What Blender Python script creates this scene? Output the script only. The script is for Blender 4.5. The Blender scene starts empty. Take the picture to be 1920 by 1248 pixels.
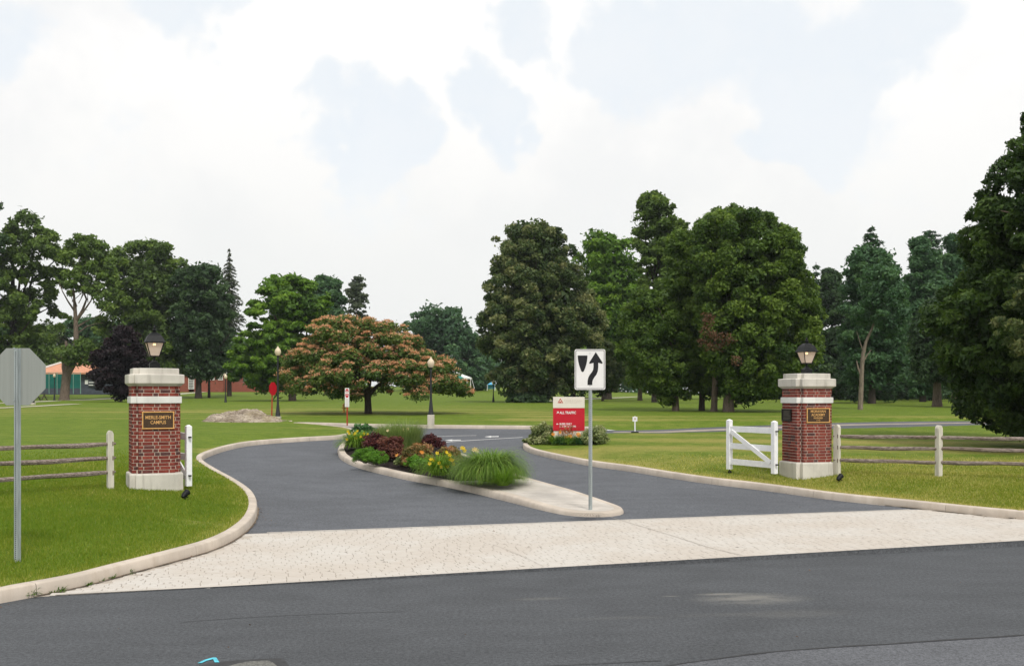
import bpy, math, random
import numpy as np
from mathutils import Vector, Matrix
from mathutils.geometry import delaunay_2d_cdt, tessellate_polygon
random.seed(7); rng = np.random.default_rng(7)
sc = bpy.context.scene
COL = sc.collection
R = math.radians
# ------------------------------------------------------------------ camera
F, CX, HY, EYE = 1867.0, 960.0, 738.0, 2.35      # focal length / principal column / horizon row in photo pixels, eye height in m
cd = bpy.data.cameras.new("camera"); cam = bpy.data.objects.new("camera", cd); COL.objects.link(cam)
cd.lens = 36 * F / 1920; cd.sensor_width = 36; cd.sensor_fit = 'HORIZONTAL'
cd.shift_y = (HY - 624) / 1920; cd.clip_start = .1; cd.clip_end = 4000
cam.location = (0, 0, EYE); cam.rotation_euler = (R(90), 0, 0); sc.camera = cam
# ------------------------------------------------------------------ colour management
sc.view_settings.view_transform = 'Standard'; sc.view_settings.look = 'None'
sc.view_settings.exposure = 0.22; sc.view_settings.gamma = 1; sc.view_settings.use_curve_mapping = False
# ------------------------------------------------------------------ sun
SUN_EL, SUN_AZ = R(52), R(158)                  # azimuth measured clockwise from +Y: the sun stands behind and right of the camera
sl = bpy.data.lights.new("sun", 'SUN'); sun = bpy.data.objects.new("sun", sl); COL.objects.link(sun)
sl.energy = 2.1; sl.angle = R(12); sl.color = (1, .95, .88)
sd = Vector((math.sin(SUN_AZ) * math.cos(SUN_EL), math.cos(SUN_AZ) * math.cos(SUN_EL), math.sin(SUN_EL)))
sun.rotation_euler = sd.to_track_quat('Z', 'Y').to_euler(); sun.location = (20, -30, 60)

# ------------------------------------------------------------------ node helper
class NT:
    def __init__(s, nt): s.nt = nt; nt.nodes.clear()
    def n(s, typ, **kw):
        nd = s.nt.nodes.new(typ); ins = kw.pop('ins', {})
        for k, v in kw.items(): setattr(nd, k, v)
        for k, v in ins.items(): s.put(nd.inputs[k], v)
        return nd
    def put(s, sock, v):
        if isinstance(v, bpy.types.NodeSocket): s.nt.links.new(v, sock)
        elif hasattr(v, 'outputs'): s.nt.links.new(v.outputs[0], sock)
        else:
            if sock.type == 'RGBA' and len(v) == 3: v = (*v, 1)
            sock.default_value = v
    def math(s, op, a, b=0.0, c=None, clamp=False):
        nd = s.nt.nodes.new('ShaderNodeMath'); nd.operation = op; nd.use_clamp = clamp
        s.put(nd.inputs[0], a); s.put(nd.inputs[1], b)
        if c is not None: s.put(nd.inputs[2], c)
        return nd.outputs[0]
    def mix(s, f, a, b, bt='MIX'):
        nd = s.nt.nodes.new('ShaderNodeMix'); nd.data_type = 'RGBA'; nd.blend_type = bt
        s.put(nd.inputs['Factor'], f); s.put(nd.inputs['A'], a); s.put(nd.inputs['B'], b)
        return nd.outputs['Result']
    def rng(s, v, a, b, c=0.0, d=1.0, smooth=True):
        nd = s.nt.nodes.new('ShaderNodeMapRange'); nd.interpolation_type = 'SMOOTHSTEP' if smooth else 'LINEAR'
        for k, x in zip(('Value', 'From Min', 'From Max', 'To Min', 'To Max'), (v, a, b, c, d)): s.put(nd.inputs[k], x)
        return nd.outputs[0]
    def noise(s, scale, detail=4, vec=None, rough=.55, dist=0):
        nd = s.n('ShaderNodeTexNoise', ins={'Scale': scale, 'Detail': detail, 'Roughness': rough, 'Distortion': dist})
        if vec is not None: s.put(nd.inputs['Vector'], vec)
        return nd.outputs[0]
    def obj(s, scl=(1, 1, 1), rot=0):
        tc = s.n('ShaderNodeTexCoord')
        mp = s.n('ShaderNodeMapping', ins={'Vector': tc.outputs['Object'], 'Scale': scl, 'Rotation': (0, 0, rot)})
        return mp.outputs[0]
    def wpos(s, scl=(1, 1, 1), rot=0, loc=(0, 0, 0)):
        g = s.n('ShaderNodeNewGeometry')
        mp = s.n('ShaderNodeMapping', ins={'Vector': g.outputs['Position'], 'Scale': scl, 'Rotation': (0, 0, rot), 'Location': loc})
        return mp.outputs[0]
    def finish(s, col, rough=.8, bump=None, bstr=.3, bdist=.01, metal=0, spec=.3, extra=None):
        p = s.n('ShaderNodeBsdfPrincipled')
        s.put(p.inputs['Base Color'], col); s.put(p.inputs['Roughness'], rough)
        s.put(p.inputs['Metallic'], metal); s.put(p.inputs['Specular IOR Level'], spec)
        if bump is not None:
            b = s.n('ShaderNodeBump', ins={'Height': bump, 'Strength': bstr, 'Distance': bdist})
            s.put(p.inputs['Normal'], b)
        if extra: extra(p)
        o = s.n('ShaderNodeOutputMaterial'); s.nt.links.new(p.outputs[0], o.inputs[0]); return p

MATS = {}
def newmat(name):
    m = bpy.data.materials.new(name); m.use_nodes = True; MATS[name] = m
    return m, NT(m.node_tree)
def plain(name, col, rough=.7, var=.12, scale=6, metal=0, spec=.3, bump=.15, bscale=40, streak=None):
    """painted or natural surface with uneven tone, wear and fine relief"""
    m, t = newmat(name)
    v = t.obj(streak or (1, 1, 1))
    a = t.noise(scale, 5, v); b = t.noise(bscale, 3, v)
    f = t.math('ADD', t.math('MULTIPLY', a, .7), t.math('MULTIPLY', b, .3))
    f = t.rng(f, .35, .65)
    c0 = tuple(x * (1 - var) for x in col); c1 = tuple(min(1, x * (1 + var)) for x in col)
    t.finish(t.mix(f, c0, c1), rough, b, bump, .004, metal, spec)
    return m

# ------------------------------------------------------------------ world
w = bpy.data.worlds.new("World"); sc.world = w; w.use_nodes = True
t = NT(w.node_tree)
sky = t.n('ShaderNodeTexSky', sky_type='NISHITA', sun_disc=False, sun_elevation=SUN_EL, sun_rotation=SUN_AZ, altitude=100, air_density=1, dust_density=2.5, ozone_density=1)
tc = t.n('ShaderNodeTexCoord'); DIR = tc.outputs['Generated']
wn = t.n('ShaderNodeTexNoise', ins={'Scale': 5.0, 'Detail': 7, 'Roughness': .58}); t.put(wn.inputs['Vector'], DIR)
big = t.noise(2.3, 3, DIR); fine = t.noise(9, 8, DIR, .62)
shade = t.noise(4.0, 6, DIR, .6)
wc = t.n('ShaderNodeTexNoise', ins={'Scale': 3.2, 'Detail': 5, 'Roughness': .6}); t.put(wc.inputs['Vector'], DIR)
wv = t.n('ShaderNodeVectorMath', operation='SUBTRACT', ins={0: wc.outputs['Color'], 1: (.5, .5, .5)}); wv2 = t.n('ShaderNodeVectorMath', operation='SCALE', ins={0: wv.outputs[0], 'Scale': .30})
DIRW = t.n('ShaderNodeVectorMath', operation='NORMALIZE', ins={0: t.n('ShaderNodeVectorMath', operation='ADD', ins={0: DIR, 1: wv2.outputs[0]}).outputs[0]}).outputs[0]
gap = None                                       # openings in the cloud cover where the blue shows through
for (px, py, r) in [(600, 215, 2.8), (690, 235, 2.4), (860, 175, 2.3), (900, 225, 2.0), (1190, 120, 3.0), (1270, 70, 4.2), (1420, 40, 4.6), (1560, 110, 5.0), (1600, 200, 3.2), (1500, 250, 2.8), (1660, 60, 4.2), (15, 20, 2.6), (345, -30, 3.0), (1450, 290, 2.0), (1540, 300, 2.4), (1010, 40, 2.2), (640, 280, 2.0)]:
    d = Vector(((px - CX) / F, 1, -(py - HY) / F)).normalized()
    dp = t.n('ShaderNodeVectorMath', operation='DOT_PRODUCT', ins={0: DIRW, 1: d})
    g = t.rng(dp.outputs['Value'], math.cos(R(r * 1.25)), math.cos(R(r * .15)))
    gap = g if gap is None else t.math('MAXIMUM', gap, g)
rest = t.rng(big, .56, .72)                       # the same broken cover over the rest of the sky
gap = t.math('MAXIMUM', gap, t.math('MULTIPLY', rest, .55))
gap = t.math('ADD', gap, t.math('ADD', t.math('MULTIPLY', t.math('SUBTRACT', fine, .5), 3.0), t.math('MULTIPLY', t.math('SUBTRACT', shade, .5), 1.6)))
gap = t.math('MULTIPLY', t.rng(gap, .22, .95), .92)
sep = t.n('ShaderNodeSeparateXYZ', ins={0: DIR})
low = t.rng(sep.outputs['Z'], .10, .24)           # no gaps close to the horizon
gap = t.math('MULTIPLY', gap, low)
ccol = t.mix(t.rng(shade, .38, .58), (.805, .81, .815), (.905, .895, .88))
ccol = t.mix(t.rng(sep.outputs['Z'], .05, .34), (.775, .785, .775), ccol)
veil = t.mix(t.rng(fine, .35, .65), (.755, .80, .84), (.79, .82, .845))
ccol = t.mix(gap, ccol, veil)
bgS = t.n('ShaderNodeBackground', ins={'Color': sky, 'Strength': .15})
bgC = t.n('ShaderNodeBackground', ins={'Color': ccol, 'Strength': 1.0})
mx = t.n('ShaderNodeMixShader'); t.put(mx.inputs[0], t.rng(gap, 0, 1, 1.0, .93, False))
t.nt.links.new(bgS.outputs[0], mx.inputs[1]); t.nt.links.new(bgC.outputs[0], mx.inputs[2])
o = t.n('ShaderNodeOutputWorld'); t.nt.links.new(mx.outputs[0], o.inputs[0])

# ------------------------------------------------------------------ terrain functions
UN = np.array([-.268, .9634])                     # across the street
_pu = [-400, 17.6, 22, 30, 40, 52, 80, 115, 160, 200, 250, 400, 2000]
_pz = [0, 0, .10, .34, .64, 1.00, 1.33, 1.50, 2.25, 3.0, 3.9, 5.2, 8]
_tab_u = np.linspace(-100, 1000, 11001)
_tab_z = np.interp(_tab_u, _pu, _pz)
_k = np.hanning(41); _k /= _k.sum()
_tab_z = np.convolve(np.pad(_tab_z, 20, mode='edge'), _k, mode='valid')
def sstep(x, a, b):
    t_ = np.clip((x - a) / (b - a), 0, 1); return t_ * t_ * (3 - 2 * t_)
def BASE(x, y):
    x = np.asarray(x, float); y = np.asarray(y, float)
    wgt = sstep(y, 30, 60)
    u = (x * UN[0] + y * UN[1]) * (1 - wgt) + y * wgt
    z = np.interp(u, _tab_u, _tab_z)
    tt = x / np.maximum(y, 5)
    flat = sstep(tt, -.02, .12) * .8
    return np.where(z > 1.45, 1.45 + (z - 1.45) * (1 - flat), z)
def G(px, py, surf=BASE, y0=4, y1=420):
    ys = np.concatenate([np.linspace(y0, 80, 1900), np.linspace(80.2, y1, 1700)])
    xs = (px - CX) / F * ys; zr = EYE - (py - HY) / F * ys
    d = zr - surf(xs, ys)
    i = int(np.argmax(d < 0)) if (d < 0).any() else len(ys) - 1
    if i > 0 and d[i] < 0:
        f = d[i - 1] / (d[i - 1] - d[i]); yy = ys[i - 1] + f * (ys[i] - ys[i - 1])
    else: yy = ys[i]
    return np.array([(px - CX) / F * yy, yy])
def smooth_line(p, step):
    """Catmull-Rom through the points, resampled at an even step"""
    p = np.asarray(p, float); q = np.vstack([2 * p[0] - p[1], p, 2 * p[-1] - p[-2]]); out = []
    for i in range(1, len(q) - 2):
        L = np.linalg.norm(q[i + 1] - q[i]); n = max(2, min(200, int(L / .15)))
        tt = np.linspace(0, 1, n, endpoint=False)[:, None]
        a, b, c, d = q[i - 1], q[i], q[i + 1], q[i + 2]
        out.append(.5 * ((2 * b) + (c - a) * tt + (2 * a - 5 * b + 4 * c - d) * tt ** 2 + (3 * b - a - 3 * c + d) * tt ** 3))
    out = np.vstack(out + [p[-1:]])
    s = np.r_[0, np.cumsum(np.linalg.norm(np.diff(out, axis=0), axis=1))]
    n = max(2, int(round(s[-1] / step)) + 1); ss = np.linspace(0, s[-1], n)
    return np.c_[np.interp(ss, s, out[:, 0]), np.interp(ss, s, out[:, 1])]
def normals2(p):
    tg = np.gradient(p, axis=0); tg /= np.maximum(1e-9, np.linalg.norm(tg, axis=1))[:, None]
    return np.c_[-tg[:, 1], tg[:, 0]]             # left-hand side of travel
def dist_line(x, y, line):
    x = np.asarray(x, float); y = np.asarray(y, float); d = np.full(x.shape, 1e9)
    for a, b in zip(line[:-1], line[1:]):
        ab = b - a; L2 = max(1e-9, ab @ ab)
        tt = np.clip(((x - a[0]) * ab[0] + (y - a[1]) * ab[1]) / L2, 0, 1)
        d = np.minimum(d, np.hypot(x - a[0] - tt * ab[0], y - a[1] - tt * ab[1]))
    return d
def inside(x, y, poly):
    x = np.asarray(x, float); y = np.asarray(y, float); r = np.zeros(x.shape, bool)
    for (x0, y0), (x1, y1) in zip(poly, np.roll(poly, -1, axis=0)):
        if y0 == y1: continue
        c = ((y0 > y) != (y1 > y)) & (x < (x1 - x0) * (y - y0) / (y1 - y0) + x0); r ^= c
    return r
SD = np.array([.9632, .2687])                     # along the street
LK = [(0, 1130.6), (71, 1117.5), (150, 1101.7), (225, 1081), (281, 1066), (337, 1050.7), (394, 1034), (431, 1018), (457, 1001), (475, 982.5), (482.5, 963), (480.5, 945), (469, 928), (442.5, 909), (409, 890), (387, 876), (379.5, 868), (384, 860), (405, 851), (431, 843), (469, 835.5), (525, 830.2), (581, 826.5), (625, 824.2), (645, 822)]
pL = [G(*q) for q in LK]
pL += [G(662, 817), G(664, 811), G(648, 806.5), G(615, 802.5), G(585, 799.6), G(556, 797.6)]
KL = smooth_line(pL, .22); KL = np.vstack([KL[0] - SD * k for k in (150, 60, 30, 22, 18, 15, 12, 9, 6, 3, 1)] + [KL])                         # left drive kerb, running away from the camera (lawn on its left)
RK = [(1920, 974), (1820, 964.5), (1720, 953.6), (1664, 948), (1601, 941.5), (1538, 934), (1460, 923), (1398, 915.0), (1320, 905.5), (1250, 895), (1180, 883.5), (1113, 874.5), (1068, 866), (1023, 856.5), (994, 848.6), (982, 841.8), (981, 836), (988, 830.5), (1002, 827)]
pR = [G(*q) for q in RK]
KR = smooth_line(pR, .22); KR = np.vstack([KR[0] + SD * k for k in (150, 60, 30, 22, 18, 15, 12, 9, 6, 3, 1)] + [KR])                         # right drive kerb, lawn on its right
BK = smooth_line([G(1002, 827), G(1040, 822.5), G(1090, 818.5), G(1145, 816), G(1240, 815), G(1320, 812.5), G(1450, 808.5), G(1576, 804.5), G(1757, 799.5), G(1851, 797), G(1960, 794), np.array([76, 64.0])], 1.0)
FK = smooth_line([G(556, 797.8), G(600, 798.3), G(651, 799.9), G(760, 802), G(880, 803.4), G(992, 804.2), G(1145, 806.5), G(1240, 805.2), G(1320, 801.5), G(1450, 796.6), G(1564, 792.6), G(1700, 790), G(1851, 789), G(1960, 788), np.array([76, 69.0])], .5)
nL, nR, nF = normals2(KL), normals2(KR), normals2(FK)
PL_, PR_, PF_ = KL + nL * .09, KR - nR * .09, FK + nF * .06
PAVED = np.vstack([PL_, PF_, BK[::-1], PR_[::-1], [[150, -80], [-150, -80]]])
KN = [np.vstack([KL[:11], KL[11::4]]), np.vstack([KR[:11], KR[11::4]])]
FARB = FK[int(np.argmin(np.hypot(*(FK - G(1150, 806.5)).T))):]
def LAWN(x, y):
    x = np.asarray(x, float); y = np.asarray(y, float)
    shp = np.broadcast(x, y).shape; x = np.broadcast_to(x, shp); y = np.broadcast_to(y, shp)
    ex = np.full(shp, .135)
    near = (y < 60) & (np.abs(x) < 60)
    if near.any():
        xx, yy = x[near], y[near]
        d = np.minimum(dist_line(xx, yy, KN[0]), dist_line(xx, yy, KN[1]))
        e = .135 + .2 * sstep(d, 0, 2.6) * (1 - sstep(yy, 30, 46))
        db = dist_line(xx, yy, BK)
        e = e * sstep(db, .08, 1.2) * sstep(dist_line(xx, yy, FARB), .08, 1.2)
        ex[near] = e
    return BASE(x, y) + ex
# ------------------------------------------------------------------ object helpers
def tag(o, label=None, cat=None, group=None, kind=None):
    if label: o['label'] = label
    if cat: o['category'] = cat
    if group: o['group'] = group
    if kind: o['kind'] = kind
    return o
def thing(name, loc, rz=0, label=None, cat=None, group=None, kind=None):
    o = bpy.data.objects.new(name, None); COL.objects.link(o); o.location = loc; o.rotation_euler = (0, 0, rz)
    o.empty_display_size = .2
    return tag(o, label, cat, group, kind)
def link(name, me, parent=None, loc=(0, 0, 0), rot=(0, 0, 0)):
    o = bpy.data.objects.new(name, me); COL.objects.link(o); o.location = loc; o.rotation_euler = rot
    if parent is not None: o.parent = parent
    return o
def npmesh(name, V, Fc, mat, smooth=False, tint=None):
    """V (n,3); Fc (m,k) array of equal faces or list of index lists"""
    me = bpy.data.meshes.new(name)
    V = np.asarray(V, np.float32)
    if isinstance(Fc, np.ndarray):
        k = Fc.shape[1]; starts = np.arange(0, Fc.size, k, dtype=np.int32); loops = Fc.ravel().astype(np.int32)
    else:
        starts = np.cumsum([0] + [len(f) for f in Fc[:-1]]).astype(np.int32); loops = np.array([i for f in Fc for i in f], np.int32)
    me.vertices.add(len(V)); me.vertices.foreach_set('co', V.ravel())
    me.loops.add(len(loops)); me.loops.foreach_set('vertex_index', loops)
    me.polygons.add(len(starts)); me.polygons.foreach_set('loop_start', starts)
    if tint is not None:
        a = me.attributes.new('tint', 'FLOAT', 'FACE'); a.data.foreach_set('value', np.asarray(tint, np.float32))
    me.update(calc_edges=True)
    me.polygons.foreach_set('use_smooth', np.full(len(starts), bool(smooth)))
    if mat: me.materials.append(mat)
    return me
class MB:
    def __init__(s): s.v = []; s.f = []
    def add(s, V, Fs):
        b = len(s.v); s.v += [tuple(map(float, q)) for q in V]; s.f += [tuple(b + i for i in f) for f in Fs]; return s
    def box(s, c, d, rz=0, bev=0, M=None):
        x, y, z = d[0] / 2, d[1] / 2, d[2] / 2; b = min(bev, x * .9, y * .9, z * .9)
        if b <= 0:
            V = [(i * x, j * y, k * z) for k in (-1, 1) for j in (-1, 1) for i in (-1, 1)]
            Fs = [(0, 2, 3, 1), (4, 5, 7, 6), (0, 1, 5, 4), (1, 3, 7, 5), (3, 2, 6, 7), (2, 0, 4, 6)]
        else:
            V = []; rings = [(-z, b), (-z + b, 0), (z - b, 0), (z, b)]
            for zz, o in rings:
                xi, yi = x - o, y - o; c_ = b if o == 0 else b * .4
                V += [(xi - c_, -yi, zz), (xi, -yi + c_, zz), (xi, yi - c_, zz), (xi - c_, yi, zz), (-xi + c_, yi, zz), (-xi, yi - c_, zz), (-xi, -yi + c_, zz), (-xi + c_, -yi, zz)]
            Fs = [tuple(range(7, -1, -1)), tuple(range(24, 32))]
            for r in range(3): Fs += [(r * 8 + i, r * 8 + (i + 1) % 8, r * 8 + 8 + (i + 1) % 8, r * 8 + 8 + i) for i in range(8)]
        cr, sr = math.cos(rz), math.sin(rz)
        if M is None: V = [(c[0] + a * cr - b_ * sr, c[1] + a * sr + b_ * cr, c[2] + e) for a, b_, e in V]
        else: V = [tuple(M @ Vector(q) + Vector(c)) for q in V]
        return s.add(V, Fs)
    def beam(s, a, b, w_, h, bev=0, up=(0, 0, 1)):
        a = Vector(a); b = Vector(b); X = (b - a).normalized(); Zu = Vector(up)
        Y = Zu.cross(X).normalized(); Z = X.cross(Y)
        M = Matrix((X, Y, Z)).transposed()
        return s.box(tuple((a + b) / 2), ((b - a).length, w_, h), 0, bev, M)
    def tube(s, pts, rad, n=8, cap=True):
        pts = [Vector(p) for p in pts]
        if not hasattr(rad, '__len__'): rad = [rad] * len(pts)
        b = len(s.v); up = Vector((.13, .9, .21)).normalized()
        for i, p in enumerate(pts):
            T = (pts[min(i + 1, len(pts) - 1)] - pts[max(i - 1, 0)]).normalized()
            A = T.cross(up)
            if A.length < .1: A = T.cross(Vector((1, 0, 0)))
            A.normalize(); B = T.cross(A)
            for k in range(n):
                an = 2 * math.pi * k / n; q = p + (A * math.cos(an) + B * math.sin(an)) * rad[i]; s.v.append(tuple(q))
        for i in range(len(pts) - 1):
            for k in range(n): s.f.append((b + i * n + k, b + (i + 1) * n + k, b + (i + 1) * n + (k + 1) % n, b + i * n + (k + 1) % n))
        if cap:
            s.f.append(tuple(b + k for k in range(n))); s.f.append(tuple(b + (len(pts) - 1) * n + k for k in range(n - 1, -1, -1)))
        return s
    def lathe(s, prof, n=16, c=(0, 0)):
        """prof: (radius, z) from bottom to top"""
        b = len(s.v)
        for r, z in prof:
            for k in range(n): a = 2 * math.pi * (k + .5) / n; s.v.append((c[0] + r * math.cos(a), c[1] + r * math.sin(a), z))
        for i in range(len(prof) - 1):
            for k in range(n): s.f.append((b + i * n + k, b + i * n + (k + 1) % n, b + (i + 1) * n + (k + 1) % n, b + (i + 1) * n + k))
        s.f.append(tuple(b + k for k in range(n - 1, -1, -1))); s.f.append(tuple(b + (len(prof) - 1) * n + k for k in range(n)))
        return s
    def loft(s, rings, cap=True):
        b = len(s.v); n = len(rings[0])
        for r in rings: s.v += [tuple(q) for q in r]
        for i in range(len(rings) - 1):
            for k in range(n): s.f.append((b + i * n + k, b + i * n + (k + 1) % n, b + (i + 1) * n + (k + 1) % n, b + (i + 1) * n + k))
        if cap: s.f.append(tuple(b + k for k in range(n - 1, -1, -1))); s.f.append(tuple(b + (len(rings) - 1) * n + k for k in range(n)))
        return s
    def prism(s, poly, y0, y1):
        """polygon in x,z extruded from y0 to y1"""
        b = len(s.v); n = len(poly); tris = tessellate_polygon([[Vector((p[0], p[1], 0)) for p in poly]])
        s.v += [(p[0], y0, p[1]) for p in poly] + [(p[0], y1, p[1]) for p in poly]
        for tr in tris: s.f.append(tuple(b + i for i in tr)); s.f.append(tuple(b + n + i for i in reversed(tr)))
        for i in range(n): j = (i + 1) % n; s.f.append((b + i, b + j, b + n + j, b + n + i))
        return s
    def mesh(s, name, mat, smooth=False): return npmesh(name, np.array(s.v), s.f, mat, smooth)
    def build(s, name, mat, parent=None, loc=(0, 0, 0), rot=(0, 0, 0), smooth=False):
        me = s.mesh(name, mat, smooth)
        if smooth:
            try: me.set_sharp_from_angle(angle=R(40))
            except Exception: pass
        return link(name, me, parent, loc, rot)
def sheet(name, V, T, mat, kind='structure', label=None):
    o = link(name, npmesh(name, V, T, mat, True)); tag(o, label, None, None, kind); return o

# ------------------------------------------------------------------ ground materials
def asphalt(name, base, patch=None):
    m, t = newmat(name)
    v = t.wpos(); vs = t.wpos((.7, 1.4, 1), R(-15.6))
    big = t.noise(.35, 4, v); mid = t.noise(1.6, 5, vs); sp = t.math('ADD', t.math('MULTIPLY', t.noise(75, 2, v, .7), .45), t.math('MULTIPLY', t.noise(24, 3, v, .85), .55)); sp2 = t.noise(42, 3, v, .8)
    f = t.math('ADD', t.math('MULTIPLY', big, .5), t.math('MULTIPLY', mid, .5))
    c = t.mix(t.rng(f, .34, .66), tuple(x * .86 for x in base), tuple(x * 1.13 for x in base))
    c = t.mix(t.rng(sp, .38, .62), t.mix(1, c, (.62, .62, .62), 'MULTIPLY'), t.mix(1, c, (1.42, 1.41, 1.40), 'MULTIPLY'))
    c = t.mix(t.math('MULTIPLY', t.rng(sp2, .62, .74), .45), c, (.30, .29, .28))
    if patch: c = patch(t, c)
    t.finish(c, .86, sp, .55, .006, 0, .3)
    return m
def wxy(t):
    g = t.n('ShaderNodeNewGeometry'); s = t.n('ShaderNodeSeparateXYZ', ins={0: g.outputs['Position']}); return s.outputs['X'], s.outputs['Y']
def blot(t, X, Y, cx, cy, rx, ry, rot=R(15.6)):
    dx = t.math('SUBTRACT', X, cx); dy = t.math('SUBTRACT', Y, cy); c, s_ = math.cos(rot), math.sin(rot)
    a = t.math('DIVIDE', t.math('ADD', t.math('MULTIPLY', dx, c), t.math('MULTIPLY', dy, s_)), rx)
    b = t.math('DIVIDE', t.math('SUBTRACT', t.math('MULTIPLY', dy, c), t.math('MULTIPLY', dx, s_)), ry)
    d = t.math('SQRT', t.math('ADD', t.math('MULTIPLY', a, a), t.math('MULTIPLY', b, b)))
    return t.rng(d, 1, 0)
def street_patch(t, c):
    X, Y = wxy(t); n = t.noise(2.2, 5, t.wpos((.6, 2.2, 1), R(-15.6)), .7)
    for (px, py, rx, ry, k) in [(1410, 1122, .85, .42, .50), (1352, 1113, .45, .10, .45), (1010, 1122, .45, .12, .22), (1240, 1155, 1.6, .12, .12), (1258, 1117, .16, .05, .3), (1480, 1150, .9, .3, .12)]:
        p = G(px, py); f = blot(t, X, Y, p[0], p[1], rx, ry, R(8))
        c = t.mix(t.math('MULTIPLY', f, t.math('MULTIPLY', t.rng(n, .3, .6), k)), c, (.30, .285, .25))
    return c                                      # pale dust spilt and driven out in streaks
M_street = asphalt('street_asphalt', (.066, .071, .078), street_patch)
M_drive = asphalt('drive_asphalt', (.094, .101, .114))
M_old = asphalt('worn_asphalt', (.096, .101, .112))
M_tar = plain('road_tar', (.028, .028, .03), .6, .3, 8)
M_patch = asphalt('patch_asphalt', (.13, .13, .12))

def concrete(name, col, streaks=False, dark=.55):
    m, t = newmat(name)
    v = t.wpos(); a = t.noise(1.3, 6, v, .6); b = t.noise(45, 3, v, .6)
    c = t.mix(t.rng(a, .36, .66), tuple(x * .86 for x in col), tuple(x * 1.08 for x in col))
    st = t.noise(5, 4, t.wpos((1, 1, .12)), .6)
    c = t.mix(t.math('MULTIPLY', t.rng(st, .48, .70), .50 if streaks else .18), c, (col[0] * dark, col[1] * dark * .96, col[2] * dark * .9))
    sp = t.noise(14, 4, v, .75); c = t.mix(t.math('MULTIPLY', t.rng(sp, .64, .76), .35), c, tuple(x * .5 for x in col))
    t.finish(c, .85, b, .25, .004, 0, .2); return m
M_kerb = concrete('kerb_concrete', (.53, .465, .395), True, .8)
M_walk = concrete('path_concrete', (.55, .51, .43))
M_stone = concrete('cast_stone', (.60, .57, .51), True, .40)
M_band = concrete('band_stone', (.72, .72, .69))
M_nose = concrete('stamped_concrete', (.53, .49, .44))

# paving stones: pale setts with dark chips in the joints
def sett_mat():
    m, t = newmat('paving_setts')
    v = t.wpos(); a = t.noise(.55, 5, v, .6)
    g = t.n('ShaderNodeNewGeometry'); oi = t.n('ShaderNodeObjectInfo')
    r = t.math('FRACT', t.math('ADD', g.outputs['Random Per Island'], oi.outputs['Random']))
    c = t.mix(t.rng(a, .38, .64), (.505, .462, .412), (.540, .513, .474))
    c = t.mix(t.math('MULTIPLY', r, .22), c, (.44, .39, .33))
    sp = t.noise(9, 3, t.wpos((1, 1, 1)), .8); c = t.mix(t.math('MULTIPLY', t.rng(sp, .64, .74), .5), c, (.30, .27, .23))
    b = t.noise(55, 3, v); t.finish(c, .85, b, .35, .005, 0, .2); return m
M_sett = sett_mat()
M_bedding = concrete('setting_bed', (.45, .405, .35))

def lawn_mat():
    m, t = newmat('lawn_grass')
    v = t.wpos(); X, Y = wxy(t)
    at = t.n('ShaderNodeAttribute', attribute_name='dry').outputs['Fac']
    big = t.noise(.16, 4, t.wpos((.5, 1, 1)), .6); mid = t.noise(1.5, 5, v, .7); fi = t.noise(28, 3, t.wpos((1, .55, 1)), .8)
    # mown passes: broad bands running across the far lawns
    band = t.n('ShaderNodeTexWave', wave_type='BANDS', bands_direction='Y', ins={'Scale': .085, 'Distortion': 3.5, 'Detail': 2, 'Detail Scale': .35}); t.put(band.inputs['Vector'], t.wpos((.12, 1, 1), R(4)))
    dry = t.math('ADD', at, t.math('MULTIPLY', t.math('SUBTRACT', big, .5), 1.5))
    dry = t.math('ADD', dry, t.math('MULTIPLY', t.math('SUBTRACT', mid, .5), .7))
    dry = t.math('ADD', dry, t.math('MULTIPLY', t.math('SUBTRACT', band.outputs['Fac'], .5), .36))
    g1 = t.mix(t.rng(mid, .35, .65), (.100, .160, .013), (.142, .200, .022))
    c = t.mix(t.rng(dry, .15, .95), g1, (.285, .262, .068))
    c = t.mix(t.rng(fi, .28, .74), t.mix(1, c, (.62, .64, .6), 'MULTIPLY'), t.mix(1, c, (1.28, 1.25, 1.3), 'MULTIPLY'))
    t.finish(c, .9, fi, .8, .03, 0, .12); return m
M_lawn = lawn_mat()

# ------------------------------------------------------------------ ground sheets by constrained triangulation
def dryness(x, y):
    """how parched the turf is: along the kerbs, round the right lawn, in the mid-distance on the left"""
    d = np.minimum(dist_line(x, y, KN[0]), dist_line(x, y, KN[1]))
    a = .55 * np.exp(-(d / .45) ** 2)
    a = np.where(x > 1, a + .55 * (1 - sstep(y, 30, 42)), a)
    a = a + .42 * np.exp(-((y - 62) / 14) ** 2) * (x < 4)
    a = a + .28 * np.exp(-((y - 40) / 6) ** 2) * (x > 4) + .40 * np.exp(-((y - 52) / 4) ** 2) * (x > 0)
    a = a + .16 * sstep(y, 78, 95) * (x > 0)
    a = a - .12 * np.exp(-((y - 44) / 8) ** 2) * (x < -4)
    return a
def grid(x0, x1, y0, y1, s): return np.stack(np.meshgrid(np.arange(x0, x1 + .01, s), np.arange(y0, y1 + .01, s)), -1).reshape(-1, 2)
near_g = grid(-32, 40, -8, 60, 1.0) + rng.uniform(-.12, .12, (73 * 69, 2))
mid_g = grid(-120, 130, -60, 200, 5.0); mid_g = mid_g[~((np.abs(mid_g[:, 0] - 4) < 36.5) & (mid_g[:, 1] > -8.5) & (mid_g[:, 1] < 60.5))]
far_g = grid(-1200, 1200, -600, 1800, 50.0); far_g = far_g[~((np.abs(far_g[:, 0] - 5) < 127) & (far_g[:, 1] > -62) & (far_g[:, 1] < 205))]
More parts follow.
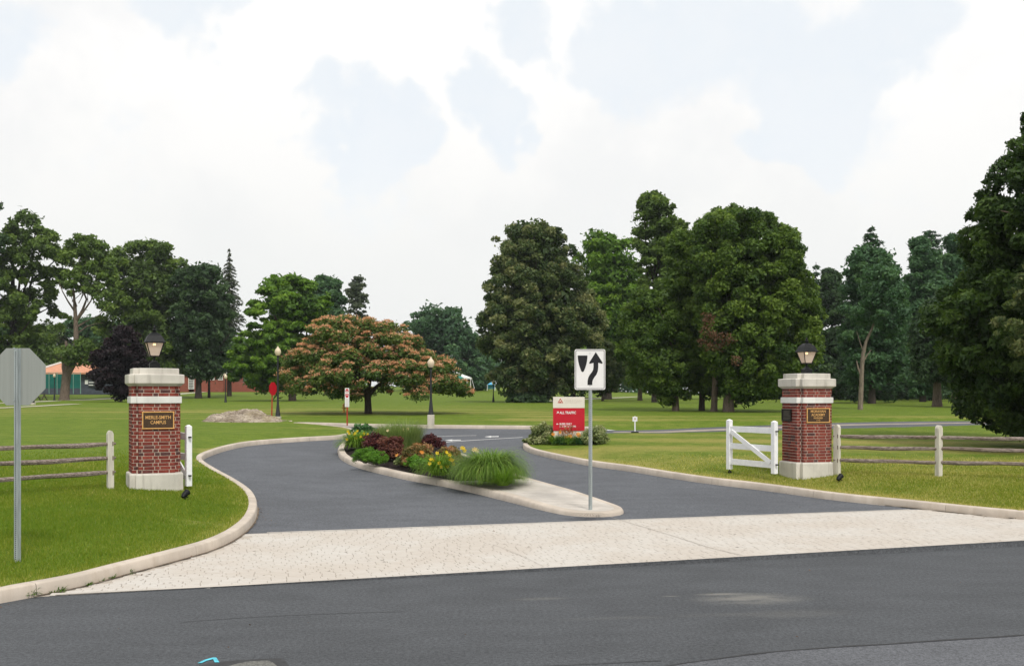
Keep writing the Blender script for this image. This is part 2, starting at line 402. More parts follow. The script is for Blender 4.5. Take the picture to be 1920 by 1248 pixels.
extra = [KL[7:][::4] + nL[7:][::4] * k for k in (.5, 1.0, 1.8)] + [KR[7:][::4] - nR[7:][::4] * k for k in (.5, 1.0, 1.8)] + [BK - normals2(BK) * k for k in (.4, .9)]
allg = np.vstack([near_g, mid_g, far_g] + extra)
db = np.minimum.reduce([dist_line(allg[:, 0], allg[:, 1], q[::2]) for q in (PL_, PF_, BK, PR_)])
allg = allg[db > .22]
# apron lines
A0, A1 = G(100, 1117), G(1920, 1023); B0, B1 = G(460, 1000.5), G(1720, 955)
dn = (A1 - A0) / np.linalg.norm(A1 - A0); df = (B1 - B0) / np.linalg.norm(B1 - B0)
PV = PAVED
V2 = [Vector(p) for p in PV]; E2 = [(i, (i + 1) % len(PV)) for i in range(len(PV))]
b = len(V2); V2 += [Vector(A0 - dn * 3.2), Vector(A1 + dn * 140), Vector(B0 - df * 3.2), Vector(B1 + df * 3.2)]; E2 += [(b, b + 1), (b + 2, b + 3)]
V2 += [Vector(p) for p in allg]
vo, eo, fo, *_ = delaunay_2d_cdt(V2, E2, [], 0, 1e-5)
vo = np.array([tuple(v) for v in vo]); fo = np.array([tuple(f) for f in fo])
cen = vo[fo].mean(1); isP = inside(cen[:, 0], cen[:, 1], PV)
def side(p, a, d): return (p[:, 0] - a[0]) * -d[1] + (p[:, 1] - a[1]) * d[0]
sA = side(cen, A0, dn); sB = side(cen, B0, df)
def submesh(T, zf, name, mat):
    ids, inv = np.unique(T, return_inverse=True); P = vo[ids]
    z = zf(P[:, 0], P[:, 1]); V = np.c_[P, z]; T2 = inv.reshape(T.shape)
    a, b_, c_ = V[T2[:, 0]], V[T2[:, 1]], V[T2[:, 2]]
    fl = np.cross(b_ - a, c_ - a)[:, 2] < 0; T2[fl] = T2[fl][:, ::-1]
    return sheet(name, V, T2, mat)
TL = fo[~isP]; lawn = submesh(TL, LAWN, 'lawn', M_lawn)
co = np.zeros(len(lawn.data.vertices) * 3, np.float32); lawn.data.vertices.foreach_get('co', co); co = co.reshape(-1, 3)
a = lawn.data.attributes.new('dry', 'FLOAT', 'POINT'); a.data.foreach_set('value', dryness(co[:, 0].astype(float), co[:, 1].astype(float)).astype(np.float32))
submesh(fo[isP & (sA < 0)], BASE, 'street_road', M_street)
apron = submesh(fo[isP & (sA >= 0) & (sB < 0)], lambda x, y: BASE(x, y) + .001, 'apron', M_bedding)
submesh(fo[isP & (sA >= 0) & (sB >= 0)], BASE, 'driveway_road', M_drive)

# ------------------------------------------------------------------ kerbs
KPROF = [(0, -.12), (.0, .03), (.012, .132), (.022, .148), (.036, .154), (.155, .160), (.170, .152), (.172, -.12)]
M_jointshade = plain('joint_shade', (.05, .043, .036), .95, .3)  # near-black infill painting the shade inside the open kerb gaps
def kerb_run(parent, line, nrm, sec=3.05, first=0.0, prof=KPROF, surf=BASE, mat=None):
    s = np.r_[0, np.cumsum(np.linalg.norm(np.diff(line, axis=0), axis=1))]; cuts = [0.0]; x = first if first > .3 else sec
    while x < s[-1] - .6: cuts.append(x); x += sec
    cuts.append(s[-1])
    for a, b in zip(cuts[:-1], cuts[1:]):
        wide = .009 if a == cuts[1] or b == cuts[1] else .004
        a2, b2 = a + (.009 if a == cuts[1] else .004), b - (.009 if b == cuts[1] else .004)
        if b < cuts[-1]:
            j = int(np.argmin(np.abs(s - b))); j = min(max(j, 1), len(s) - 2); Pj = np.array([np.interp(b, s, line[:, 0]), np.interp(b, s, line[:, 1])]); Nj = nrm[j] / np.linalg.norm(nrm[j]); Tj = np.array([-Nj[1], Nj[0]]); zj = float(surf(Pj[0], Pj[1])); MB().loft([[(Pj[0] + Nj[0] * (o + (.004 if o < .1 else -.004)) + Tj[0] * q, Pj[1] + Nj[1] * (o + (.004 if o < .1 else -.004)) + Tj[1] * q, zj + h - .004) for o, h in prof] for q in (-wide - .002, wide + .002)]).build('joint_shade', M_jointshade, parent)
        ss = np.r_[a2, s[(s > a2 + .03) & (s < b2 - .03)], b2]
        P = np.c_[np.interp(ss, s, line[:, 0]), np.interp(ss, s, line[:, 1])]; N = np.c_[np.interp(ss, s, nrm[:, 0]), np.interp(ss, s, nrm[:, 1])]
        z = surf(P[:, 0], P[:, 1]); mb = MB()
        rings = [[(P[i, 0] + N[i, 0] * o, P[i, 1] + N[i, 1] * o, z[i] + h) for o, h in prof] for i in range(len(P))]
        mb.loft(rings); mb.build('kerb_section', mat or M_kerb, parent, smooth=True)
def wind(name): return thing(name, (0, 0, 0), kind='structure')
def arc(line, p):
    s = np.r_[0, np.cumsum(np.linalg.norm(np.diff(line, axis=0), axis=1))]; return s[int(np.argmin(np.hypot(*(line - p).T)))]
ci = int(np.argmin(np.hypot(*(KL - G(71, 1117.5)).T)))
kl = wind('kerb_left'); k0 = 2
sl_ = np.linalg.norm(np.diff(KL[k0:ci + 1], axis=0), axis=1).sum()
kerb_run(kl, KL[k0:], nL[k0:], first=sl_ % 3.05)
kr = wind('kerb_right'); i0 = int(np.argmin(np.hypot(*(KR - G(1920, 974)).T))); i0 = 2
jj = arc(KR[i0:], G(1776, 960)); kerb_run(kr, KR[i0:], -nR[i0:], first=jj % 3.05)
kf = wind('kerb_far'); fe = int(np.argmin(np.hypot(*(FK - G(1150, 806.5)).T)))
kerb_run(kf, FK[:fe], nF[:fe], prof=[(o * 1.25, h) for o, h in KPROF])

# ------------------------------------------------------------------ apron paving: setts of their own
def build_setts():
    par = apron; M1 = M_sett; sl2, sw = .205, .118; gap_ = .004
    e1 = np.array([math.cos(R(15.6)), math.sin(R(15.6))]); e2 = np.array([-e1[1], e1[0]])
    poly = np.vstack([KL[(np.abs(KL[:, 0]) < 12)], [[0, 0]]]) if False else None
    items = []
    rows = int(6.5 / sw)
    for r in range(rows):
        off = A0 + e2 * (r * sw + .07) - e1 * 2.5
        k = 0; x = -(r % 2) * .1 - rng.uniform(0, .03)
        while x < 21:
            L = sl2 * rng.uniform(.75, 1.15); c = off + e1 * (x + L / 2); x += L
            items.append((c[0], c[1], L - gap_, r))
    it = np.array(items); X, Y = it[:, 0], it[:, 1]; P = it[:, :2]
    ok = inside(X, Y, PV) & (side(P, A0, dn) > .055) & (side(P, B0, df) < -.06)
    ok &= (np.minimum(dist_line(X, Y, PL_), dist_line(X, Y, PR_)) > .20)
    it = it[ok]; it = it[np.argsort(np.hypot(it[:, 0] * .6, it[:, 1]))]
    def sett(L, Wd):
        mb = MB(); x, y = L / 2, Wd / 2; b_ = .004
        V = [(-x, -y, 0), (x, -y, 0), (x, y, 0), (-x, y, 0), (-x + b_, -y + b_, .010), (x - b_, -y + b_, .010), (x - b_, y - b_, .010), (-x + b_, y - b_, .010)]
        return V, [(4, 5, 6, 7), (0, 1, 5, 4), (1, 2, 6, 5), (2, 3, 7, 6), (3, 0, 4, 7)]
    var = []
    for L in (.15, .17, .19, .21, .23):
        V, Fs = sett(L, sw - gap_); me = npmesh('paving_stone', np.array(V), Fs, M1); var.append(me)
    rot = R(15.6)
    for q in it[:300]:
        k = int(np.clip(round((q[2] - .15) / .02), 0, 4))
        link('paving_stone', var[k], par, (q[0], q[1], float(BASE(q[0], q[1])) + .001 + rng.uniform(0, .002)), (rng.normal(0, .012), rng.normal(0, .012), rot + rng.normal(0, .012)))
    rest = it[300:]; n = len(rest)
    V0, F0 = sett(1, 1); V0 = np.array(V0)
    V = np.zeros((n, 8, 3)); bb = .004
    sx = np.array([-1, 1, 1, -1] * 2); sy = np.array([-1, -1, 1, 1] * 2); ins_ = np.array([0] * 4 + [bb] * 4)
    lx = sx * (rest[:, 2:3] / 2 - ins_); ly = sy * ((sw - gap_) / 2 - ins_)[None].repeat(n, 0)
    an = rot + rng.normal(0, .012, (n, 1)); cz = BASE(rest[:, 0], rest[:, 1])[:, None] + .001 + rng.uniform(0, .002, (n, 1))
    V[:, :, 0] = rest[:, 0:1] + lx * np.cos(an) - ly * np.sin(an); V[:, :, 1] = rest[:, 1:2] + lx * np.sin(an) + ly * np.cos(an)
    V[:, :, 2] = cz + (ins_ > 0) * .010 + sx * rng.normal(0, .0008, (n, 1)) * 1
    Fs = (np.array(F0)[None] + (np.arange(n) * 8)[:, None, None]).reshape(-1, 4)
    o = link('paving_stones', npmesh('paving_stones', V.reshape(-1, 3), Fs, M1), par); o['kind'] = 'stuff'
    # dark holes where joints have lost their filling
    m = 620; ids = rng.integers(0, len(it), m); H = it[ids]; mb = MB()
    for q in H:
        r_ = rng.uniform(.005, .014) * (1 + .6 * (rng.random() < .12)); cx = q[0] + rng.normal(0, .04); cy = q[1] + rng.normal(0, .03); zz = float(BASE(cx, cy)) + .0165
        k = 6; pts = [(cx + r_ * (1.4 * math.cos(a_)) * rng.uniform(.6, 1.2), cy + r_ * .9 * math.sin(a_) * rng.uniform(.6, 1.2), zz) for a_ in np.linspace(0, 2 * math.pi, k, endpoint=False)]
        mb.add(pts, [tuple(range(k))])
    o = mb.build('joint_holes', plain('joint_dirt', (.20, .165, .13), .95, .4), par); o['kind'] = 'stuff'
build_setts()
# pale edging strip of the apron along both asphalt edges, and the expansion joints across it
def drape_strip(name, pts, wd, mat, dz=.006, step=.5, parent=None, kind='structure', surf=BASE, closed=False):
    L = smooth_line(pts, step) if len(pts) > 1 else pts; N = normals2(L); wds = wd if hasattr(wd, '__len__') else [wd] * len(L)
    if len(wds) != len(L): wds = np.interp(np.linspace(0, 1, len(L)), np.linspace(0, 1, len(wds)), wds)
    A = L + N * (np.array(wds) / 2)[:, None]; B = L - N * (np.array(wds) / 2)[:, None]; V = np.vstack([A, B]); n = len(L)
    z = surf(V[:, 0], V[:, 1]) + dz
    T = np.array([(i, n + i, n + i + 1, i + 1) for i in range(n - 1)])
    o = link(name, npmesh(name, np.c_[V, z], T, mat, True), parent)
    if kind: o['kind'] = kind
    return o
drape_strip('edging_strip', [A0 + dn * .02 + np.array([-dn[1], dn[0]]) * .035, A1 + dn * 6 + np.array([-dn[1], dn[0]]) * .035], .075, M_nose, .0155, 1, apron, None)
drape_strip('edging_strip', [B0 + df * .35 - np.array([-df[1], df[0]]) * .035, B1 - df * .2 - np.array([-df[1], df[0]]) * .035], .075, M_nose, .0155, 1, apron, None)
M_joint = plain('joint_dark', (.33, .295, .255), .9, .3)
drape_strip('expansion_joint', [G(1143, 969.5), G(1250, 1002), G(1335, 1029), G(1392, 1042)], .012, M_joint, .0175, .4, apron, None)
drape_strip('expansion_joint', [G(925, 1022), G(975, 1042), G(1020, 1064)], .006, M_joint, .0175, .4, apron, None)
# dirt gathered at the foot of the near kerbs
M_dirt = plain('kerb_dirt', (.16, .125, .09), .95, .4, 5)
i1 = int(np.argmin(np.hypot(*(KL - G(480, 945)).T)))
drape_strip('gutter_dirt', KL[ci:i1][::3] - nL[ci:i1][::3] * .012, list(np.clip(.035 + .03 * np.sin(np.arange(60) * 1.7) + rng.uniform(-.015, .015, 60), .012, .08)), M_dirt, .018, .25)
i2 = int(np.argmin(np.hypot(*(KR - G(1600, 941)).T)))
drape_strip('gutter_dirt', KR[9:i2][::3] + nR[9:i2][::3] * .012, list(np.clip(.03 + .03 * np.sin(np.arange(40) * 1.3) + rng.uniform(-.015, .015, 40), .01, .08)), M_dirt, .018, .25)

# road markings and repairs
def drape_poly(name, pix, mat, dz=.006, kind='structure', parent=None):
    P = np.array([G(*q) for q in pix]); T = np.array(tessellate_polygon([[Vector((p[0], p[1], 0)) for p in P]]))
    V = np.c_[P, BASE(P[:, 0], P[:, 1]) + dz]
    a, b_, c_ = V[T[:, 0]], V[T[:, 1]], V[T[:, 2]]; fl = np.cross(b_ - a, c_ - a)[:, 2] < 0; T[fl] = T[fl][:, ::-1]
    o = link(name, npmesh(name, V, T, mat), parent)
    if kind: o['kind'] = kind
    return o
M_paint = plain('road_paint', (.62, .62, .61), .7, .15, 12)
drape_strip('lane_line', [G(806, 818.6), G(850, 817), G(893, 816.2)], .10, M_paint)
drape_strip('lane_line', [G(826, 829.5), G(863, 826.6), G(920, 823), G(980, 819.6)], .12, M_paint)
drape_poly('lane_arrow', [(908, 818.9), (921, 817), (921, 817.9), (935, 817.4), (935, 819.0), (921, 819.2), (921, 820.2)], M_paint, .010)
drape_poly('lane_arrow', [(834, 825.4), (848, 823.8), (848, 824.7), (864, 824.4), (864, 825.6), (848, 826.1), (848, 827.2)], M_paint, .010)
M_strip = concrete('worn_concrete', (.34, .29, .25))
drape_strip('concrete_strip', [G(1150, 810.2), G(1240, 809.6), G(1320, 806.5), G(1450, 801.5), G(1564, 797), G(1700, 794.3), G(1851, 792.3), G(1960, 791)], [.5, .8, .9, .9, .8, .7, .6, .6], M_strip, .008)
M_blue = plain('survey_paint_blue', (.10, .50, .62), .7, .2, 14)
drape_poly('paint_mark', [(370, 1243.5), (384, 1237), (399, 1233), (405.5, 1233), (411.5, 1242), (402.5, 1242), (399.5, 1236), (388, 1238.8), (378, 1243.5)], M_blue, .007)
drape_poly('tar_seal', [(360, 1250.5), (392, 1243), (430, 1238.5), (480, 1235.5), (528, 1233.8), (536, 1240), (552, 1262), (600, 1300), (500, 1320), (380, 1290)], M_tar, .004)
drape_poly('asphalt_patch', [(412, 1254), (440, 1246), (462, 1241), (502, 1238.5), (512, 1243), (522, 1251), (545, 1275), (500, 1300), (420, 1285)], M_patch, .008)
sx0 = [G(1235, 1252), G(1290, 1243), G(1370, 1232), G(1450, 1222.5), G(1560, 1214), G(1700, 1205), G(1920, 1191), G(2200, 1172), G(2700, 1140)]
seamL = smooth_line(sx0, .3); seamR = np.vstack([seamL, [[30, -3], [6, -3], [2.5, 3]]])
T = np.array(tessellate_polygon([[Vector((p[0], p[1], 0)) for p in seamR]])); sheet('worn_lane', np.c_[seamR, np.full(len(seamR), .004)], T, M_old)
drape_strip('tar_seam', seamL + rng.normal(0, .006, seamL.shape), list(rng.uniform(.018, .05, 60)), M_tar, .008, .12)
drape_strip('hairline_seam', [G(340, 1166), G(450, 1158), G(620, 1150), G(760, 1146)], .010, M_tar, .004)
drape_strip('hairline_seam', [G(700, 1262), G(900, 1252), G(1080, 1246), G(1240, 1238)], .012, M_tar, .0045)

# footpaths on the far lawns
def path(pts, wd): drape_strip('footpath', [G(*p, LAWN) for p in pts], wd, M_walk, .03, 2.0, surf=LAWN)
path([(-60, 767.5), (0, 765), (70, 761.5), (145, 757.5)], .9)
path([(-60, 757), (0, 756), (60, 753.5), (105, 751.5)], 1.4)
path([(130, 750.6), (200, 747.6), (232, 745.8), (300, 741.5), (345, 737.8)], 1.5)
path([(342, 737.8), (385, 734.4), (424, 730.6)], 1.5)
path([(1020, 752.5), (1100, 748.2), (1195, 743.6)], 1.2)
#PART2
# ------------------------------------------------------------------ materials of the built things
def brick_mat(name, island):
    m, t = newmat(name)
    if island: r = t.n('ShaderNodeNewGeometry').outputs['Random Per Island']
    else: r = t.n('ShaderNodeObjectInfo').outputs['Random']
    ramp = t.n('ShaderNodeValToRGB'); cr = ramp.color_ramp; cr.interpolation = 'LINEAR'
    pts = [(0, (0.154, 0.034, 0.027)), (.3, (0.207, 0.044, 0.032)), (.6, (0.251, 0.057, 0.040)), (.78, (0.176, 0.038, 0.032)), (.88, (0.123, 0.046, 0.042)), (1, (0.075, 0.040, 0.040))]
    while len(cr.elements) < len(pts): cr.elements.new(.5)
    for e, (p, c) in zip(cr.elements, pts): e.position = p; e.color = (*c, 1)
    t.put(ramp.inputs[0], r)
    v = t.wpos(); a = t.noise(18, 5, v, .65); b = t.noise(120, 2, v)
    c = t.mix(t.rng(a, .3, .7), t.mix(1, ramp.outputs[0], (.72, .72, .72), 'MULTIPLY'), t.mix(1, ramp.outputs[0], (1.22, 1.2, 1.2), 'MULTIPLY'))
    t.finish(c, .85, b, .5, .003, 0, .2); return m
M_brick = brick_mat('pillar_brick', False); M_brick_i = brick_mat('pillar_brick_joined', True)
M_mortar = plain('mortar', (.57, .48, .40), .95, .15, 20)
M_black = plain('black_iron', (.008, .009, .010), .5, .3, 20, 0, .2)
M_post_iron = plain('lamp_post_iron', (.018, .020, .022), .5, .2, 20, 0, .4)
M_bronze = plain('bronze_plate', (.070, .040, .022), .45, .25, 30, .3, .4)
M_dkplate = plain('dark_bronze', (.022, .018, .015), .5, .3, 30, .3)
M_gold = plain('gilded_letter', (.80, .46, .16), .35, .1, 30, .45, .5)
M_white = plain('white_paint', (.84, .845, .86), .45, .05, 8, 0, .4, .05)
M_galv = plain('galvanised_steel', (.36, .40, .40), .48, .16, 14, .35, .4, .1, 40, (1, 1, .15))
M_alu = plain('sign_back_aluminium', (.31, .33, .305), .55, .055, 3, .15, .35, .05, 60, (6, 6, .18))
M_hole = plain('hole_dark', (.02, .022, .024), .9, .1)
M_signw = plain('sign_white', (.74, .735, .72), .5, .03, 4)
M_signk = plain('sign_black', (.012, .012, .014), .5, .1)
M_red = plain('sign_red', (.52, .012, .028), .45, .06, 3)
M_redpost = plain('red_post_paint', (.36, .035, .02), .6, .2)
M_redback = plain('red_sign_back', (.50, .008, .022), .5, .08)
M_cream = plain('cream_panel', (.74, .69, .61), .5, .04, 4)
M_faint = plain('faint_lettering', (.56, .47, .42), .6, .05)
M_logo = plain('logo_red', (.45, .05, .03), .6, .05)
M_rail = None
def rail_mat():
    m, t = newmat('weathered_rail')
    v = t.obj((.8, 14, 14)); a = t.noise(3, 6, v, .65); b = t.noise(1.2, 4, t.obj((1, 3, 3)), .6)
    c = t.mix(t.rng(a, .32, .68), (.10, .078, .066), (.33, .275, .24)); c = t.mix(t.math('MULTIPLY', t.rng(b, .45, .7), .5), c, (.20, .145, .115))
    t.finish(c, .9, a, .8, .012, 0, .15); return m
M_rail = rail_mat()
M_postc = plain('pale_fence_post', (.58, .55, .47), .85, .14, 4, 0, .2, .3, 60, (3, 3, .6))
def glass_mat(name, col, em=0, emc=(1, .75, .45), rough=.25, mixg=.35):
    m, t = newmat(name)
    g = t.n('ShaderNodeBsdfPrincipled', ins={'Base Color': col, 'Roughness': rough, 'Transmission Weight': .0, 'Specular IOR Level': .5})
    if em: t.put(g.inputs['Emission Color'], emc); g.inputs['Emission Strength'].default_value = em
    tr = t.n('ShaderNodeBsdfTransparent'); mx = t.n('ShaderNodeMixShader', ins={0: mixg}); t.nt.links.new(g.outputs[0], mx.inputs[2]); t.nt.links.new(tr.outputs[0], mx.inputs[1])
    o = t.n('ShaderNodeOutputMaterial'); t.nt.links.new(mx.outputs[0], o.inputs[0]); return m
M_lglass = glass_mat('frosted_lantern_glass', (.50, .44, .39), .13, (1, .70, .46), .3, .62)
M_globe = glass_mat('lamp_globe_glass', (.66, .55, .40), .02, (1, .8, .55), .35, .96)
def emis(name, col, st):
    m, t = newmat(name); e = t.n('ShaderNodeEmission', ins={'Color': col, 'Strength': st}); o = t.n('ShaderNodeOutputMaterial'); t.nt.links.new(e.outputs[0], o.inputs[0]); return m
M_bulb = emis('lit_bulb', (1, .62, .30), 9.0)

def text(parent, s, size, mat, loc, rot=(R(90), 0, 0), width=None, align='CENTER', off=0, name='lettering', depth=.0015):
    cu = bpy.data.curves.new(name, 'FONT'); cu.body = s; cu.size = size; cu.align_x = align; cu.align_y = 'CENTER'; cu.offset = off; cu.extrude = depth; cu.resolution_u = 3
    ob = bpy.data.objects.new(name, cu); COL.objects.link(ob); bpy.context.view_layer.update()
    me = bpy.data.meshes.new_from_object(ob.evaluated_get(bpy.context.evaluated_depsgraph_get())); bpy.data.objects.remove(ob); bpy.data.curves.remove(cu)
    me.materials.clear(); me.materials.append(mat); me.name = name
    o = link(name, me, parent, loc, rot)
    if width:
        xs = [v.co.x for v in me.vertices]; k = width / max(1e-6, max(xs) - min(xs))
        for v in me.vertices: v.co.x *= k
    return o

# ------------------------------------------------------------------ brick gate pillars
S_P, C_P, CRS = .93, .112, .0712
def npoly(o, z=0, S=S_P, c=C_P):
    h = S / 2 + o; n = S / 2 - c + o
    return [(x, y, z) for x, y in [(-n, -h), (n, -h), (n, -n), (h, -n), (h, n), (n, n), (n, h), (-n, h), (-n, n), (-h, n), (-h, -n), (-n, -n)]]
BR = {}
def brick_mesh(L):
    k = round(L, 3)
    if k not in BR:
        mb = MB(); x, z, d, b_ = k / 2, .0295, .030, .003
        V = [(-x, 0, -z), (x, 0, -z), (x, 0, z), (-x, 0, z), (-x, -d + b_, -z), (x, -d + b_, -z), (x, -d + b_, z), (-x, -d + b_, z), (-x + b_, -d, -z + b_), (x - b_, -d, -z + b_), (x - b_, -d, z - b_), (-x + b_, -d, z - b_)]
        Fs = [(3, 2, 1, 0)] + [(i, (i + 1) % 4, 4 + (i + 1) % 4, 4 + i) for i in range(4)] + [(4 + i, 4 + (i + 1) % 4, 8 + (i + 1) % 4, 8 + i) for i in range(4)] + [(8, 9, 10, 11)]
        BR[k] = (np.array(V), Fs, npmesh('brick', np.array(V), Fs, M_brick))
    return BR[k]
def bond(Wd, alt):
    """Flemish bond across a flat of width Wd"""
    s_, h_, j = .198, .092, .012; seq = []; x = 0
    first = [h_, s_] if alt else [s_, h_]; i = 0
    if not alt: seq.append((0, .058)); x = .058 + j
    while x < Wd - .02:
        L = first[i % 2]; i += 1
        if x + L > Wd: L = Wd - x
        if Wd - (x + L) < .05: L = Wd - x
        seq.append((x, L)); x += L + j
    return seq
def pillar(loc, rz, label):
    root = thing('brick_gate_pillar', loc, rz, label, 'gate pillar', 'brick pillars either side of the entrance')
    z = -.25; hb = .33
    MB().loft([npoly(.055, z), npoly(.055, hb - .035), npoly(.045, hb - .008), npoly(.02, hb)]).build('stone_base', M_stone, root)
    z0 = hb; z1 = z0 + 20 * CRS; zb = z1 + .14; z2 = zb + 3 * CRS
    MB().loft([npoly(-.003, z0), npoly(-.003, z1)]).build('mortar_core', M_mortar, root)
    MB().loft([npoly(.022, z1), npoly(.03, z1 + .006), npoly(.03, zb - .006), npoly(.022, zb)]).build('stone_band', M_band, root)
    MB().loft([npoly(-.003, zb), npoly(-.003, z2)]).build('mortar_core', M_mortar, root)
    MB().loft([npoly(.012, z2), npoly(.02, z2 + .008), npoly(.045, z2 + .03), npoly(.068, z2 + .05), npoly(.075, z2 + .056), npoly(.075, z2 + .225), npoly(.066, z2 + .235), npoly(-.01, z2 + .245)]).build('stone_cap', M_stone, root)
    zs = z2 + .245
    MB().loft([npoly(-.018, zs), npoly(-.018, zs + .108), npoly(-.03, zs + .118), npoly(-.35, zs + .128)]).build('cap_slab', M_stone, root)
    # every brick: faces of the notched plan, each (start, direction, outward normal, width)
    faces = []; P = [Vector(q) for q in npoly(0)]
    order = [0, 10, 9, 11, 1, 2, 8, 3, 7, 4, 5, 6]
    for k in order:
        a, b_ = P[k], P[(k + 1) % 12]; faces.append((k, a, (b_ - a).normalized(), (b_ - a).length))
    lst = []
    for k, a, d, Wd in faces:
        nrm = Vector((d.y, -d.x, 0))
        for i in range(23):
            zc = (z0 + (i + .5) * CRS) if i < 20 else zb + (i - 20 + .5) * CRS
            alt = i % 2
            main = k in (0, 3, 6, 9)
            if main: seq = bond(Wd, alt ^ (1 if k in (3, 9) else 0))
            else: seq = [(.031 if alt else .004, Wd - .035)]
            for x, L in seq: lst.append((a + d * (x + L / 2) + nrm * (-.024), math.atan2(d.y, d.x), L - .001, zc))
    for q, an, L, zc in lst[:300]:
        V, Fs, me = brick_mesh(L)
        link('brick', me, root, (q.x, q.y, zc), (0, 0, an))
    VV = []; FF = []
    for q, an, L, zc in lst[300:]:
        V, Fs, me = brick_mesh(L); c_, s_ = math.cos(an), math.sin(an); b_ = len(VV)
        VV += [(q.x + v[0] * c_ - v[1] * s_, q.y + v[0] * s_ + v[1] * c_, zc + v[2]) for v in V]; FF += [tuple(b_ + i for i in f) for f in Fs]
    o = link('bricks', npmesh('bricks', np.array(VV), FF, M_brick_i), root); o['kind'] = 'stuff'
    return root, zs + .128, z1
def plaque(root, c, an, w_, h, lines, mat, frame):
    """c: centre on the face, an: facing rotation"""
    e = thing('x', (0, 0, 0)); bpy.data.objects.remove(e)
    mb = MB(); mb.box((0, 0, 0), (w_, .022, h), bev=.004); pl = mb.build('plaque', mat, root, c, (0, 0, an))
    fr = MB(); th = .022
    for s_ in (-1, 1): fr.box((0, -.010, s_ * (h / 2 - th / 2)), (w_ + .012, .034, th), bev=.004); fr.box((s_ * (w_ / 2 - th / 2), -.010, 0), (th, .032, h - 2 * th), bev=.003)
    fr.build('plaque_frame', frame, pl)['kind'] = 'stuff'
    for s, y, sz, wd in lines: text(pl, s, sz, M_gold if mat is M_bronze else M_faintp, (0, -.0125, y), width=wd, off=.0012 if sz > .05 else 0)
    return pl
M_faintp = plain('worn_bronze_letter', (.10, .085, .065), .5, .2)
ph = lambda p, surf=LAWN: float(surf(p[0], p[1]))
pl0 = np.array([(289.5 - CX) / F * 20.72, 20.72]); pr0 = np.array([(1512.5 - CX) / F * 24.45, 24.45])
zl, zr_ = EYE - (918 - HY) / F * 20.2, EYE - (893 - HY) / F * 23.85
AL, AR = R(26), R(14)
pillL, topL, bandz = pillar((pl0[0], pl0[1], zl), AL, 'red brick pillar with pale stone cap and plaque reading MERLE-SMITH CAMPUS')
pillR, topR, bandz = pillar((pr0[0], pr0[1], zr_), AR, 'red brick pillar with pale stone cap and MORAVIAN ACADEMY plaque, beside the fully visible white gate')
fy = -S_P / 2 - .011
plaque(pillL, (0.02, fy - .006, 1.41), 0, .62, .355, [('MERLE-SMITH', .055, .098, .49), ('CAMPUS', -.045, .098, .30)], M_bronze, M_gold)
plaque(pillR, (0.02, fy - .006, 1.46), 0, .62, .355, [('MORAVIAN', .098, .088, .40), ('ACADEMY', .012, .088, .37), ('FOUNDED', -.062, .052, .24), ('1742', -.118, .046, .10)], M_bronze, M_gold)
plaque(pillR, (-S_P / 2 - .017, .10, 1.46), -R(90), .44, .30, [('-' * 14, .085, .05, .30), ('-' * 16, .055, .05, .34), ('-' * 15, .025, .05, .32), ('-' * 16, -.005, .05, .34), ('-' * 10, -.035, .05, .2), ('-' * 16, -.085, .05, .34), ('-' * 15, -.110, .05, .3)][:0], M_dkplate, M_dkplate)
pp = [c for c in pillR.children if c.name.startswith('plaque')][-1]
mb = MB()
for k, y in enumerate([.095, .068, .041, .014, -.013, -.066, -.093]): mb.box((rng.uniform(-.01, .01), -.0125, y), (rng.uniform(.22, .33), .003, .010))
mb.build('inscription', M_faintp, pp)['kind'] = 'stuff'

# ------------------------------------------------------------------ lanterns on the pillars
def lantern(loc, rz, label):
    r = thing('pillar_lantern', loc, rz, label, 'lantern', 'lit black lanterns on the gate pillars')
    sq = lambda h, z: [(-h, -h, z), (h, -h, z), (h, h, z), (-h, h, z)]
    MB().loft([sq(.098, 0), sq(.098, .10), sq(.080, .112), sq(.045, .135), sq(.030, .165)]).build('lantern_base', M_black, r)
    MB().lathe([(.028, .160), (.018, .175), (.020, .21), (.034, .222), (.034, .232), (.022, .245)], 10).build('stem', M_black, r, smooth=True)
    zb, zt, hb, ht = .245, .525, .088, .168
    MB().loft([sq(hb + .012, zb - .012), sq(hb + .014, zb + .012)]).build('lower_ring', M_black, r)
    for sx_, sy_ in ((-1, -1), (1, -1), (1, 1), (-1, 1)): MB().beam((sx_ * hb, sy_ * hb, zb), (sx_ * ht, sy_ * ht, zt), .016, .016).build('corner_bar', M_black, r)
    for k in range(4):
        m2 = MB(); m2.add([(-hb, -hb, zb), (hb, -hb, zb), (ht, -ht, zt), (-ht, -ht, zt), (-hb, -hb + .004, zb), (hb, -hb + .004, zb), (ht, -ht + .004, zt), (-ht, -ht + .004, zt)], [(0, 1, 2, 3), (7, 6, 5, 4), (0, 3, 7, 4), (1, 5, 6, 2)]); m2.build('glass_pane', M_lglass, r, rot=(0, 0, k * math.pi / 2))
    rf = [(.212, .520), (.214, .535), (.190, .548), (.178, .575), (.160, .625), (.130, .675), (.088, .718), (.052, .738)]
    MB().loft([sq(h, z) for h, z in rf]).build('lantern_roof', M_black, r)
    MB().lathe([(.060, .735), (.060, .748), (.030, .755), (.034, .770), (.056, .785), (.058, .795), (.030, .808), (.020, .822), (.030, .842), (.022, .862), (.006, .885), (.003, .915)], 12).build('finial', M_black, r, smooth=True)
    MB().lathe([(.012, .25), (.014, .30), (.040, .335), (.052, .37), (.044, .41), (.016, .435)], 12).build('bulb_globe', M_globe, r, smooth=True)
    MB().lathe([(.02, .470), (.032, .485), (.032, .505), (.02, .515)], 8).build('bulb', M_bulb, r)
    return r
lantern((pl0[0], pl0[1], zl + topL), AL, 'lit black lantern on top of the MERLE-SMITH CAMPUS pillar')
